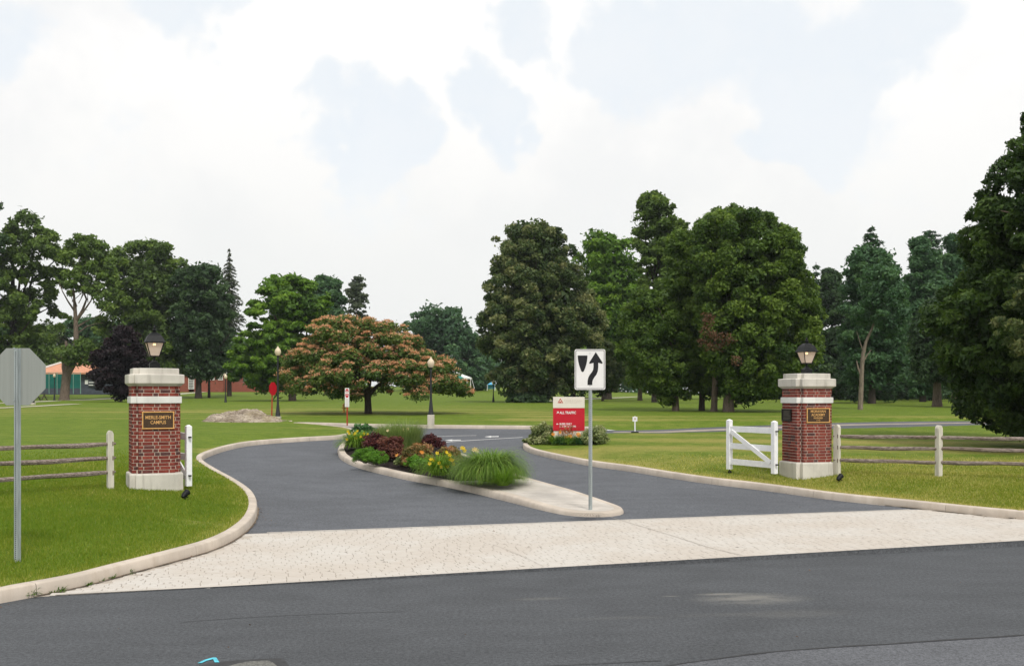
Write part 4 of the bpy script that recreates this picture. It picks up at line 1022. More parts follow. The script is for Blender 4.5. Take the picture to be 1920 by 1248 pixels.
def tree(kind, tpx, Y, prof, label, nleaf, lsz, nb=60, rb=1.0, tr=.3, bark=None, group=None, name='broadleaf_tree', deep=.85, flat=.72, lean=(0, 0), H=None, inner=.18, fork=.4, tv=.28, hollow=.5, cat='tree', aspect=.6, nlimb=10, trunks=None, droop=0, shell=.35, curve=0):
    g = ground_at(tpx, Y); root = thing(name, tuple(g), 0, label, cat, group)
    C, Rr_ = crown_blobs(prof, Y, g, int(nb * 2.6), rb * .60, deep=deep, hollow=hollow)
    nleaf = int(nleaf * 1.75)
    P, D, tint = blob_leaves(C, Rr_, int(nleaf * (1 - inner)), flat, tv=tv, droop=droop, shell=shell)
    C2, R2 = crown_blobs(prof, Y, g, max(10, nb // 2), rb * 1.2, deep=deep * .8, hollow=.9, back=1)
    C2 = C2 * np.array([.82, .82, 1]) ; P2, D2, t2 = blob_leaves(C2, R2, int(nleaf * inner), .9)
    P = np.vstack([P, P2]); D = np.vstack([D, D2]); tint = np.r_[tint, t2 * .6]  # inner leaves tinted darker, crown shade put into their colour
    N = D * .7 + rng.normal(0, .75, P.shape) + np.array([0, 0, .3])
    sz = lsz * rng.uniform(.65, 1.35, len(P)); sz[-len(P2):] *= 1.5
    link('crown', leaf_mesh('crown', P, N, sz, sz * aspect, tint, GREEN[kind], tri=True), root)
    top = max(q[2] for q in C)
    ti = rng.choice(len(C), min(nlimb, len(C)), replace=False)
    limbs(root, tr, H or top * .8, C[ti], bark or M_bark, lean, fork, curve=curve)
    for k in (trunks or []):
        g2 = ((k[0] - tpx) * Y / F, k[1]); mb = MB(); h_ = top * .55
        mb.tube([(g2[0], g2[1], -.3), (g2[0] + k[3] * .1, g2[1], .3), (g2[0] + k[3] * .5, g2[1], h_ * .5), (g2[0] + k[3], g2[1], h_)], [k[2] * 1.35, k[2], k[2] * .8, k[2] * .4], 8); mb.build('trunk', bark or M_bark, root, smooth=True)
    return root
def conifer(kind, tpx, Y, ytop, prof, label, n=9000, lsz=.16, group=None, droop=.35, tr=.22, dens=1.0, up=0, levels=None, name='conifer_tree', bark=None, ragged=.25, zlow=None):
    """prof rows (y px, half width px)"""
    g = ground_at(tpx, Y); s_ = F / Y; root = thing(name, tuple(g), 0, label, 'tree', group)
    prof = np.array(sorted(prof), float); zs = EYE - (prof[:, 0] - HY) / s_ - g[2]; hw = prof[:, 1] / s_; o = np.argsort(zs); zs, hw = zs[o], hw[o]
    ztop = EYE - (ytop - HY) / s_ - g[2]; z0 = zs[0]; mb = MB(); P = []; Nn = []; Tt = []; tn = []
    nl = levels or int((ztop - z0) / .42); per = []
    br = []
    for i in range(nl):
        t_ = i / nl; z = z0 + (ztop - z0) * t_; L = np.interp(z, zs, hw); k = max(4, int(7 * min(1, .45 + L / 2)))
        off = rng.uniform(0, 6.28)
        for j in range(k): br.append((z + rng.uniform(-.2, .2), off + 2 * math.pi * j / k + rng.uniform(-.3, .3), L * rng.uniform(1 - ragged * 1.6, 1.08), rng.normal(0, 1)))
    tot = sum(b[2] for b in br)
    for z, an, L, bt in br:
        m = max(5, int(n * L / tot)); t_ = rng.random(m) ** .75; d = np.array([math.cos(an), math.sin(an), 0]); e = np.array([-d[1], d[0], 0])
        dz = -droop * L * t_ ** 1.2 + (up * L * t_ ** 2); lat = rng.normal(0, .13 * L + .05, m) * (1.15 - t_ * .8)
        Q = np.outer(t_ * L, d) + np.outer(lat, e); Q[:, 2] = z + dz - np.abs(rng.normal(0, .10 + .04 * L, m))
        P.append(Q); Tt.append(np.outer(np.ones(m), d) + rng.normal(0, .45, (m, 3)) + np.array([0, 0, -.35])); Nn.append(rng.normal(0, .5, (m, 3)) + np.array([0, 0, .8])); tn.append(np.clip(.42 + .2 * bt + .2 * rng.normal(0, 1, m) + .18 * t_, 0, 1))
        if z > 0: mb.tube([(0, 0, z), (d[0] * L * .5, d[1] * L * .5, z - droop * L * .42), (d[0] * L * .93, d[1] * L * .93, z - droop * L * .9 + up * L * .85)], [.045, .03, .01], 4, False)
    P = np.vstack(P); sz = lsz * rng.uniform(.6, 1.4, len(P))
    link('crown', leaf_mesh('crown', P, np.vstack(Nn), sz, sz * .36, np.concatenate(tn), GREEN[kind], np.vstack(Tt)), root)
    mb.tube([(0, 0, -.3), (0, 0, ztop * .5), (0, 0, ztop * .98)], [tr * 1.2, tr * .6, .03], 8); mb.build('trunk', bark or M_barkd, root, smooth=True)
    return root

TG = 'trees standing on the campus lawns'
# left side
tree('oak', 24, 118, [(402, 30, 90), (425, 0, 118), (470, -40, 130), (540, -70, 133), (580, -80, 128), (620, -90, 122), (655, -80, 112), (690, -60, 62)], 'tall leafy tree at the far left edge, standing behind the stop sign', 25000, .20, 74, 1.05, .55, M_barkd, TG, hollow=.45, fork=.3, inner=.08, nlimb=26)
tree('dark', -70, 112, [(330, -130, -30), (372, -160, 8), (450, -170, 5), (520, -170, -10), (640, -160, 10), (700, -150, 0)], 'tree mostly outside the left edge of the photo, only leaf tips showing', 9000, .22, 40, 1.2, .5, None, TG)
# forked tree with bare limbs
def forked():
    Y = 112; g = ground_at(121, Y); s_ = F / Y
    r = thing('forked_tree', tuple(g), 0, 'tall tree with thick forked trunk and open branching crown in front of the orange roof', 'tree', TG)
    W3 = lambda px, py, dy=0: (((px - CX) / s_ - g[0]), dy, EYE - (py - HY) / s_ - g[2])
    mb = MB()
    mb.tube([W3(120, 757), W3(121, 744), W3(123, 720), W3(125, 702)], [.72, .52, .46, .50], 10)
    mb.tube([W3(125, 704), W3(133, 690), W3(142, 676, -.2), (W3(145, 650, -.3)), W3(144, 625, -.2), W3(142, 600), W3(140, 570)], [.42, .36, .32, .30, .26, .23, .18], 8)
    mb.tube([W3(123, 704), W3(118, 688, .2), W3(117, 674, .3), W3(114, 662, .4)], [.30, .24, .20, .13], 7)
    mb.tube([W3(125, 698), W3(131, 680, -.4), W3(131, 660, -.6), W3(127, 640, -.5)], [.32, .26, .22, .12], 7)
    mb.tube([W3(142, 604), W3(152, 580, .4), W3(158, 560, .6), W3(150, 530), W3(147, 500, .5)], [.20, .15, .12, .08, .03], 6)
    mb.tube([W3(144, 600), W3(160, 585, -.5), W3(176, 565, -.8), W3(188, 540, -1)], [.16, .11, .08, .03], 6)
    mb.tube([W3(145, 612), W3(160, 600, .6), W3(178, 590, 1.0), W3(196, 570, 1.4)], [.12, .08, .05, .02], 5)
    mb.tube([W3(140, 572), W3(138, 545), W3(128, 525, .5), W3(122, 505, .7)], [.17, .12, .08, .03], 6)
    mb.tube([W3(145, 625), W3(162, 612), W3(178, 606, .4), W3(190, 604, .6)], [.09, .06, .04, .02], 5)
    mb.tube([W3(141, 585), W3(132, 566, -.6), W3(124, 548, -.9), W3(118, 530, -1)], [.13, .09, .06, .02], 5)
    for k in range(16):
        a_ = (rng.uniform(135, 175), rng.uniform(520, 580)); b_ = (a_[0] + rng.uniform(-25, 30), a_[1] - rng.uniform(25, 60)); mb.tube([W3(*a_, rng.uniform(-1, 1)), W3(*b_, rng.uniform(-2, 2))], [.06, .015], 4, False)
    mb.build('trunk', M_bark, r, smooth=True)
    prof = [(438, 138, 178), (455, 118, 200), (480, 116, 212), (510, 118, 220), (540, 122, 222), (560, 150, 220)]
    C, Rr_ = crown_blobs(prof, Y, g, 105, .56, hollow=.55); P, D, t_ = blob_leaves(C, Rr_, 10500, .7)
    C2, R2 = crown_blobs([(635, 120, 185), (655, 110, 200), (672, 112, 190), (686, 118, 150)], Y, g, 16, .8); P2, D2, t2 = blob_leaves(C2, R2, 3000, .8)
    P = np.vstack([P, P2]); D = np.vstack([D, D2]); sz = .19 * rng.uniform(.6, 1.4, len(P))
    link('crown', leaf_mesh('crown', P, D + rng.normal(0, .6, P.shape), sz, sz * .6, np.r_[t_, t2], GREEN['oak']), r)
forked()
tree('oak', 268, 126, [(452, 235, 290), (470, 212, 335), (500, 196, 352), (560, 186, 362), (620, 182, 368), (670, 190, 362), (705, 215, 340), (722, 240, 320)], 'broad rounded green tree behind the purple tree and the left pillar', 26000, .22, 90, 1.25, .5, M_barkd, TG)
tree('dark', 372, 124, [(500, 345, 415), (525, 322, 425), (580, 318, 440), (650, 325, 445), (690, 340, 430), (706, 350, 395)], 'dark tree with a thick trunk in front of the brick building', 17000, .20, 64, 1.15, .42, M_barkd, TG, fork=.35, H=9)
tree('dark', 392, 128, [(545, 380, 425), (600, 372, 432), (660, 378, 436), (692, 385, 425)], 'thin-trunked dark tree right beside the thick trunk at the brick building', 7000, .21, 30, .9, .17, M_barkd, TG, fork=.6)
tree('oak', 150, 168, [(610, 60, 120), (640, 40, 140), (690, 30, 150), (722, 40, 140)], 'far tree behind the left end of the orange roof', 5000, .30, 26, 1.6, .3, M_barkd, TG)
tree('blue', 185, 172, [(600, 120, 230), (640, 112, 240), (664, 130, 235)], 'far bluish tree showing between the forked trunk and the purple tree', 5000, .30, 24, 1.5, .3, M_barkd, TG)
conifer('spruce', 430, 138, 461, [(461, 1), (478, 5), (495, 11), (520, 17), (560, 27), (600, 34), (640, 40), (690, 42)], 'pointed grey-green spruce rising above the left tree line', 11000, .20, TG, .42, .3, ragged=.28)
tree('bright', 548, 106, [(515, 535, 575), (530, 505, 600), (550, 478, 618), (580, 462, 630), (620, 445, 634), (660, 430, 632), (690, 425, 625), (712, 432, 600), (722, 460, 560)], 'bright green beech with layered branches behind the pink-flowered tree', 34000, .20, 120, .95, .38, M_bark, TG, flat=.42, hollow=.42, shell=.5, fork=.15)
conifer('pine', 516, 150, 517, [(517, 2), (540, 12), (560, 16), (620, 20)], 'small dark conifer tip showing behind the bright green beech', 2500, .2, TG)
tree('blue', 612, 152, [(517, 585, 625), (535, 575, 642), (560, 580, 648), (600, 590, 655), (640, 590, 650)], 'grey-green tree behind the right shoulder of the bright green beech', 8000, .27, 36, 1.2, .3, M_barkd, TG, hollow=.4, inner=.08)
tree('spruce', 669, 150, [(514, 664, 674), (526, 655, 682), (545, 650, 688), (562, 652, 690), (585, 646, 691), (604, 650, 692), (640, 645, 692), (690, 648, 690)], 'grey pine with loose tufted branches above the pink-flowered tree', 8000, .20, 40, .8, .25, M_barkd, TG, name='pine_tree', flat=.45, hollow=.6, inner=.05)
tree('blue', 828, 188, [(577, 810, 855), (590, 775, 880), (615, 752, 898), (650, 740, 915), (690, 735, 925), (722, 745, 925)], 'hazy blue-green round tree far behind the striped tent', 15000, .33, 60, 1.8, .4, M_barkd, TG)
tree('blue', 893, 195, [(636, 880, 905), (655, 868, 918), (700, 862, 925), (724, 866, 922)], 'hazy blue-green tree left of the big linden', 6000, .33, 24, 1.5, .3, M_barkd, TG)
# centre and right
tree('linden', 1003, 95, [(421, 980, 1030), (432, 945, 1052), (450, 930, 1068), (490, 922, 1085), (520, 905, 1095), (560, 905, 1120), (600, 898, 1138), (640, 895, 1135), (680, 900, 1128), (715, 915, 1110), (735, 945, 1070), (744, 960, 1050)], 'large pale-tipped grey-green linden right of the distant lamp, foliage nearly reaching the lawn', 60000, .165, 170, 1.05, .5, M_barkd, TG, hollow=.38, flat=.75, tv=.36, inner=.16)
tree('dark', 990, 93, [(737, 955, 1025), (748, 948, 1036), (758, 952, 1034)], 'low dark evergreen bush round the foot of the linden', 5000, .12, 24, .5, .08, M_barkd, None, 'bush', cat='bush', nlimb=2)
tree('bright', 1140, 124, [(438, 1115, 1165), (452, 1075, 1190), (480, 1065, 1200), (520, 1060, 1208), (580, 1065, 1215), (640, 1080, 1220), (700, 1090, 1220)], 'fresh green tree between the linden and the large maple group', 22000, .22, 70, 1.3, .45, M_barkd, TG)
tree('linden', 1130, 105, [(640, 1110, 1150), (665, 1100, 1172), (700, 1095, 1180), (722, 1100, 1170), (735, 1110, 1160)], 'small olive-green tree directly behind the keep right sign', 9000, .16, 30, .8, .16, M_bark, TG)
tree('oak', 1228, 96, [(362, 1212, 1240), (380, 1192, 1262), (420, 1188, 1292), (470, 1186, 1300), (520, 1190, 1310), (580, 1195, 1300)], 'tall narrow tree with an airy top rising left of the large maple', 19000, .17, 66, .8, .3, M_barkd, TG, hollow=.6, inner=.06)
tree('oak', 1385, 84, [(384, 1370, 1392), (398, 1340, 1405), (412, 1290, 1420), (450, 1280, 1420), (520, 1290, 1420)], 'tree behind the maple, only its thin top twigs showing above it', 9000, .15, 40, .7, .3, M_barkd, TG, hollow=.8, inner=.05)
tree('maple', 1267, 63, [(545, 1195, 1235), (560, 1172, 1262), (600, 1160, 1290), (650, 1152, 1300), (690, 1160, 1305), (712, 1180, 1300), (738, 1215, 1300), (752, 1240, 1290)], 'mid-sized maple with an upright trunk at the left of the trunk group', 28000, .105, 90, .60, .23, M_bark, TG, flat=.8)
tree('oak', 1200, 112, [(648, 1165, 1225), (670, 1150, 1245), (700, 1150, 1250), (722, 1165, 1240)], 'small far tree with a short pale trunk left of the maple group', 6000, .17, 24, .8, .3, M_bark, TG)
tree('maple', 1316, 64, [(430, 1270, 1330), (460, 1245, 1350), (520, 1235, 1380), (600, 1240, 1390), (660, 1255, 1395), (700, 1270, 1395), (735, 1290, 1370)], 'maple with a slim dark leaning trunk, second in the trunk group', 36000, .11, 110, .70, .19, M_barkd, TG, fork=.5)
tree('maple', 1366, 61, [(402, 1340, 1440), (415, 1310, 1472), (440, 1295, 1492), (480, 1290, 1508), (520, 1295, 1520), (580, 1300, 1535), (640, 1310, 1542), (690, 1320, 1530), (720, 1340, 1500), (742, 1372, 1440)], 'largest maple with a broad dome crown and thick pale trunk behind the right gate', 82000, .110, 240, .70, .33, M_bark, TG, hollow=.36, flat=.85, tv=.30, trunks=[(1343, .8, .20, .3)], inner=.14)
def dead_sprays():
    root = [o for o in COL.objects if o.get('label', '').startswith('largest maple')][0]; g = root.location; Y = 58.2; s_ = F / Y
    C = [((px - CX) / s_ - g.x, Y - 61 + rng.uniform(-.2, .3), EYE - (py - HY) / s_ - g.z) for px, py in [(1330, 605), (1322, 622), (1338, 628), (1318, 642), (1330, 650), (1346, 640), (1358, 632), (1368, 640), (1326, 595), (1380, 676), (1350, 652)]]
    P, D, t_ = blob_leaves(np.array(C), np.full(len(C), .34), 800, .8); sz = .08 * rng.uniform(.6, 1.3, len(P))
    link('dead_sprays', leaf_mesh('dead_sprays', P, D + rng.normal(0, .6, P.shape), sz, sz * .5, t_, GREEN['dead']), root)
dead_sprays()
WG = 'dark trees along the back of the right lawn'
conifer('pine', 1530, 120, 486, [(486, 3), (505, 12), (530, 20), (560, 26), (640, 34), (730, 36)], 'thin ragged pine above the right pillar lantern', 3800, .22, WG, .12, .26, up=.1, ragged=.55, levels=18)
tree('dark', 1560, 118, [(505, 1545, 1570), (540, 1530, 1585), (600, 1520, 1600), (700, 1510, 1605), (742, 1520, 1600)], 'dark narrow tree between the ragged pine and the fork-trunked tree', 13000, .20, 50, .95, .3, M_barkd, WG)
conifer('pine', 1633, 92, 420, [(420, 2), (440, 16), (470, 32), (500, 40), (560, 62), (620, 66), (700, 62), (742, 50)], 'tall dark pointed conifer behind the pale curving trunk', 20000, .20, WG, .12, .3, up=.05, ragged=.2)
tree('blue', 1635, 86, [(470, 1605, 1660), (500, 1585, 1682), (560, 1572, 1700), (620, 1566, 1705), (680, 1575, 1700), (715, 1590, 1685)], 'dense dusky green tree round the pointed conifer', 24000, .15, 80, .8, .3, M_barkd, WG, hollow=.42)
def pale_trunk():
    Y = 66; g = ground_at(1613, Y); s_ = F / Y
    r = thing('curving_tree', tuple(g), 0, 'pale curving tree trunk on the right lawn with sparse leaves and a broken fork', 'tree', WG)
    W3 = lambda px, py, dy=0: (((px - CX) / s_ - g[0]), dy, EYE - (py - HY) / s_ - g[2])
    mb = MB(); mb.tube([W3(1613, 782), W3(1613, 765), W3(1615, 720), W3(1616, 690), W3(1618, 665), W3(1624, 640), W3(1634, 618), W3(1642, 598), W3(1652, 580)], [.23, .17, .15, .14, .125, .095, .08, .06, .02], 9)
    mb.tube([W3(1615, 705), W3(1609, 690), W3(1606, 676)], [.09, .06, .03], 6); mb.tube([W3(1617, 680), W3(1626, 665), W3(1634, 655)], [.07, .04, .02], 6); mb.tube([W3(1619, 660), W3(1612, 640), W3(1606, 620)], [.05, .03, .01], 5)
    mb.build('trunk', M_barkl, r, smooth=True)
    C, Rr_ = crown_blobs([(500, 1610, 1680), (560, 1585, 1700), (590, 1585, 1705), (612, 1625, 1700), (630, 1650, 1690)], Y, g + np.array([0, 0, 0]), 44, .5, hollow=.6); C[:, 1] -= .3
    P, D, t_ = blob_leaves(C, Rr_, 6500, .7); sz = .12 * rng.uniform(.6, 1.3, len(P)); link('crown', leaf_mesh('crown', P, D + rng.normal(0, .6, P.shape), sz, sz * .6, t_ * .8, GREEN['blue']), r)
pale_trunk()
conifer('pine', 1742, 112, 426, [(426, 4), (440, 24), (455, 34), (490, 36), (560, 40), (650, 44), (742, 44)], 'dark flat-topped conifer rising left of the big maple at the right edge', 11000, .24, WG, .1, .35, up=.1, ragged=.3)
tree('blue', 1730, 98, [(448, 1712, 1735), (480, 1700, 1760), (540, 1692, 1770), (620, 1690, 1775), (700, 1695, 1770), (738, 1700, 1760)], 'upright blue-green tree left of the big maple at the right edge', 20000, .17, 66, .9, .3, M_barkd, WG)
tree('blue', 1790, 104, [(436, 1775, 1805), (470, 1755, 1812), (540, 1745, 1830), (640, 1740, 1850), (720, 1750, 1850)], 'blue-green tree partly hidden by the big maple at the right edge', 15000, .18, 54, 1.0, .3, M_barkd, WG)
tree('dark', 1757, 74, [(560, 1735, 1785), (600, 1715, 1800), (660, 1705, 1810), (712, 1715, 1805)], 'dark tree with a straight brown trunk left of the big maple', 14000, .14, 50, .75, .36, M_bark, WG, fork=.55)
tree('dark', 1657, 118, [(600, 1600, 1700), (660, 1590, 1720), (735, 1600, 1715)], 'low dark tree at the back between the pale trunk and the straight brown trunk', 11000, .19, 40, 1.1, .3, M_barkd, WG)
tree('dark', 1738, 122, [(600, 1690, 1790), (670, 1680, 1800), (740, 1690, 1790)], 'dark background tree right of the straight brown trunk', 11000, .19, 40, 1.1, .4, M_barkd, WG)
tree('dark', 1790, 82, [(640, 1770, 1810), (680, 1765, 1822), (725, 1775, 1815)], 'slim young tree with a thin double stem at the right of the lawn', 4500, .13, 20, .6, .10, M_bark, WG, trunks=[(1794, .1, .09, .1)])
tree('dark', 1847, 70, [(560, 1820, 1900), (640, 1800, 1920), (730, 1810, 1915)], 'dark tree with a short thick trunk behind the hanging maple branch', 12000, .14, 44, .9, .34, M_bark, WG)
tree('dark', 1475, 128, [(560, 1420, 1530), (640, 1400, 1545), (735, 1410, 1545)], 'dark background tree behind the right side of the largest maple', 12000, .2, 44, 1.3, .4, M_barkd, WG)
tree('dark', 1380, 130, [(560, 1320, 1440), (650, 1300, 1450), (728, 1310, 1450)], 'dark background tree seen between the maple trunks', 10000, .21, 40, 1.3, .35, M_barkd, WG)
tree('dark', 1255, 135, [(560, 1200, 1320), (640, 1180, 1330), (712, 1190, 1325)], 'dark background tree behind the mid-sized maple', 10000, .21, 40, 1.3, .35, M_barkd, WG)
tree('dark', 1075, 140, [(560, 1030, 1120), (650, 1020, 1140), (735, 1020, 1150)], 'dark background tree right behind the linden', 9000, .21, 36, 1.3, .35, M_barkd, WG)
# the big maple at the right edge, much nearer
tree('maple_dark', 2010, 33, [(140, 1960, 2060), (210, 1925, 2120), (280, 1895, 2180), (320, 1862, 2200), (370, 1840, 2220), (410, 1815, 2240), (470, 1812, 2240), (530, 1795, 2240), (570, 1758, 2230), (620, 1745, 2220), (680, 1757, 2200), (730, 1775, 2190), (765, 1800, 2170), (790, 1850, 2120), (808, 1872, 1925)], 'very large dark maple overhanging the right fence at the right edge', 110000, .092, 330, .52, .38, M_bark, None, hollow=.33, flat=.85, tv=.28, deep=.9, inner=.16)
tree('linden', 2040, 29, [(330, 1950, 2060), (400, 1925, 2080), (480, 1915, 2090), (560, 1890, 2100), (600, 1868, 2100), (640, 1880, 2090), (690, 1905, 2080)], 'lighter yellow-green branch of a nearer tree entering at the right edge', 11000, .075, 60, .34, .2, M_bark, None, hollow=.4)
# young purple tree
tree('purple', 227, 97, [(612, 222, 240), (630, 205, 262), (650, 188, 275), (670, 172, 285), (690, 168, 290), (710, 172, 290), (728, 182, 285), (742, 210, 255)], 'small round tree with blackish purple leaves just left of the MERLE-SMITH CAMPUS pillar', 22000, .12, 80, .62, .14, M_barkl, None, 'purple_leaf_tree', flat=.8)
# far wood closing the view behind everything
def far_wood():
    C = []; Rr_ = []
    for px in np.arange(-500, 2500, 26):
        if 690 < px < 770: continue
        Y = 255 + rng.uniform(-15, 25); top = 655 + rng.uniform(-14, 16) + (30 if 640 < px < 900 else 0); x = (px - CX) / F * Y; z0 = float(LAWN(np.array(x), np.array(Y)))
        h = EYE - (top - HY) * Y / F - z0
        for k in range(7): C.append((x + rng.normal(0, 1.5), Y + rng.normal(0, 2), z0 + h * (k + .5) / 7)); Rr_.append(rng.uniform(1.8, 3.0))
    P, D, t_ = blob_leaves(np.array(C), np.array(Rr_), 95000, .8); sz = .50 * rng.uniform(.6, 1.4, len(P))
    o = link('far_wood', leaf_mesh('far_wood', P, D + rng.normal(0, .6, P.shape), sz, sz * .6, t_, GREEN['blue'])); tag(o, 'distant wood along the horizon behind all the campus trees', 'wood', None, 'stuff')
far_wood()
def undergrowth():
    C = []; Rr_ = []
    for px in np.arange(1405, 2150, 13):
        Y = 134 + rng.uniform(-5, 7); top = 700 + rng.uniform(-25, 15); x = (px - CX) / F * Y; z0 = float(LAWN(np.array(x), np.array(Y))); h = EYE - (top - HY) * Y / F - z0
        for k in range(5): C.append((x + rng.normal(0, .6), Y + rng.normal(0, 1.5), z0 + h * (k + .3) / 5)); Rr_.append(rng.uniform(.8, 1.4))
    P, D, t_ = blob_leaves(np.array(C), np.array(Rr_), 34000, .9); sz = .25 * rng.uniform(.6, 1.4, len(P))
    o = link('undergrowth', leaf_mesh('undergrowth', P, D + rng.normal(0, .6, P.shape), sz, sz * .6, t_ * .7, GREEN['dark'])); tag(o, 'dark tangled undergrowth closing the back of the right lawn', 'undergrowth', None, 'stuff')
undergrowth()

# mimosa with salmon-pink blossom
def mimosa():
    Y = 57.5; g = ground_at(691, Y); s_ = F / Y
    r = thing('mimosa_tree', tuple(g), 0, 'wide umbrella-shaped tree covered in salmon-pink blossom above a single dark trunk', 'tree')
    prof = [(594, 592, 640), (602, 580, 690), (612, 572, 772), (628, 568, 795), (642, 570, 792), (655, 558, 790), (666, 545, 812), (680, 530, 850), (700, 525, 862), (716, 530, 868), (730, 540, 878), (744, 590, 880)]
    C, Rr_ = crown_blobs(prof, Y, g, 470, .34, hollow=.42, deep=.75)
    extra_ = []
    # keep the pads on the dome: hollow underneath
    cx = (700 - CX) / s_ - g[0]; keep = []
    for c in C:
        hx = abs(c[0] - cx) / 5.3; hy_ = abs(c[1]) / 4.2; rr = math.hypot(hx, hy_); zmin = 1.2 + 1.9 * max(0, 1 - rr ** 2)
        keep.append(c[2] > zmin - .45 or rng.random() < .25)
    keep = np.array(keep); C, Rr_ = C[keep], Rr_[keep] * 1.25
    P, D, t_ = blob_leaves(C, Rr_, 74000, .5, up=.15, shell=.6, droop=.08); sz = .08 * rng.uniform(.6, 1.4, len(P))
    link('crown', leaf_mesh('crown', P, D * .6 + rng.normal(0, .5, P.shape) + np.array([0, 0, .5]), sz, sz * .55, t_, GREEN['mimosa']), r)
    k = rng.integers(0, len(C), 8600); D2 = unit(rng.normal(0, 1, (len(k), 3)) + np.array([0, -.25, .95])); q = C[k] + D2 * (Rr_[k] * rng.uniform(1.0, 1.15, len(k)))[:, None] * np.array([1, 1, .54])
    q = q[D2[:, 2] > .0]; m = 7; Q = np.repeat(q, m, 0) + rng.normal(0, .055, (len(q) * m, 3)) * np.array([1, 1, .6]) + np.array([0, 0, .03])
    k2 = np.repeat(rng.normal(0, 1, len(q)), m); sz = .040 * rng.uniform(.7, 1.3, len(Q))
    link('blossom', leaf_mesh('blossom', Q, rng.normal(0, .6, Q.shape) + np.array([0, -.2, .8]), sz, sz * .8, np.clip(.5 + .22 * k2 + rng.normal(0, .15, len(Q)), 0, 1), GREEN['bloom']), r)
    mb = MB(); mb.tube([(0, 0, -.2), (-.02, 0, .1), (-.03, 0, .6), (-.06, 0, 1.1)], [.30, .23, .20, .20], 10)
    fork_ = Vector((-.06, 0, 1.05)); ti = rng.choice(len(C), 26, replace=False)
    for a_, b_ in (((.5, .1, 1.6), (1.5, .2, 2.2)), ((-.35, .2, 1.7), (-1.2, .5, 2.6)), ((.1, -.4, 1.8), (.4, -1.2, 2.8)), ((.0, .5, 1.9), (-.1, 1.4, 3.2))): mb.tube([fork_, a_, b_], [.14, .11, .06], 7, False)
    for i in ti:
        q = Vector(tuple(C[i])); st = Vector((q.x * .22, q.y * .22, 1.9)); mb.tube([st, st.lerp(q, .5) + Vector((0, 0, .25)), q], [.07, .045, .012], 5, False)
    mb.build('trunk', M_barkd, r, smooth=True)
mimosa()

# ------------------------------------------------------------------ planting bed on the island
ISLAND = [(632.8, 848), (637.8, 859.7), (654.4, 870), (678.5, 879), (721, 890), (769, 900.8), (841.7, 914), (902, 927.7), (962.5, 942.8), (1023, 958), (1065, 966.2), (1113.6, 969.2), (1144, 968.2), (1163, 965.5), (1170, 962), (1167, 957), (1144, 948.5), (1083, 931.5), (1023, 914.5), (985, 903), (945, 888), (905, 872), (865, 856), (828, 843), (786, 833), (740, 827), (695, 825.5), (658, 828), (640, 836)]
pI = np.array([G(*q) for q in ISLAND]); LI = smooth_line(np.vstack([pI, pI[:1]]), .2)[:-1]
cI = LI.mean(0); area = .5 * np.sum(LI[:, 0] * np.roll(LI[:, 1], -1) - np.roll(LI[:, 0], -1) * LI[:, 1])
if area < 0: LI = LI[::-1]
LIc = np.vstack([LI, LI[:1]]); nI = normals2(LIc); nI[0] = nI[-1] = (nI[0] + nI[-1]) / 2
ki = wind('kerb_island')
NOSE = G(1150, 963)
HI = lambda x, y: .155 - .062 * (1 - sstep(np.hypot(np.asarray(x, float) - NOSE[0], np.asarray(y, float) - NOSE[1]), .5, 3.2))
IP = [(0, -.12), (0, .03), (.015, .115), (.035, .140), (.075, .150), (.185, .155), (.200, .148), (.205, .10), (.205, -.12)]
kerb_run(ki, LIc, nI, 2.4, prof=IP, surf=lambda x, y: BASE(x, y) + HI(x, y) - .155)
inn = LI + nI[:-1] * .195
split0, split1 = G(906, 911.5), G(1003, 907.8)
sideI = lambda p: (p[:, 0] - split0[0]) * (split1[1] - split0[1]) - (p[:, 1] - split0[1]) * (split1[0] - split0[0])
def poly_fill(loop, step, zf, name, mat, sel, kind='structure', nrm_only=True):
    mn, mx_ = loop.min(0), loop.max(0); g_ = grid(mn[0], mx_[0], mn[1], mx_[1], step); g_ = g_[inside(g_[:, 0], g_[:, 1], loop)]; g_ = g_[dist_line(g_[:, 0], g_[:, 1], np.vstack([loop, loop[:1]])) > step * .3]
    V2 = [Vector(p) for p in loop]; E2 = [(i, (i + 1) % len(loop)) for i in range(len(loop))]; nb_ = len(V2)
    ext = (split1 - split0) * 3; V2 += [Vector(split0 - ext), Vector(split1 + ext)]; E2 += [(nb_, nb_ + 1)]; V2 += [Vector(p) for p in g_]
    vo_, _, fo_, *_ = delaunay_2d_cdt(V2, E2, [], 0, 1e-5); vo_ = np.array([tuple(v) for v in vo_]); fo_ = np.array([tuple(f) for f in fo_]); ce = vo_[fo_].mean(1)
    ok = inside(ce[:, 0], ce[:, 1], loop) & sel(ce); T = fo_[ok]; ids, inv = np.unique(T, return_inverse=True); P = vo_[ids]; V = np.c_[P, zf(P)]; T = inv.reshape(T.shape)
    a, b_, c_ = V[T[:, 0]], V[T[:, 1]], V[T[:, 2]]; fl = np.cross(b_ - a, c_ - a)[:, 2] < 0; T[fl] = T[fl][:, ::-1]
    return sheet(name, V, T, mat, kind)
sg = 1 if sideI(np.array([G(800, 885)]))[0] > 0 else -1
def zmulch(P):
    d = dist_line(P[:, 0], P[:, 1], np.vstack([inn, inn[:1]])); return BASE(P[:, 0], P[:, 1]) + .125 + .16 * sstep(d, 0, 1.0) + .012 * np.sin(P[:, 0] * 23) * np.sin(P[:, 1] * 19)
m, t = newmat('mulch'); v = t.wpos(); a = t.noise(30, 5, v, .8); b_ = t.noise(4, 4, v)
t.finish(t.mix(t.rng(a, .35, .7), (.012, .010, .010), (.045, .034, .030)), .95, a, 1, .03, 0, .1); M_mulch = m
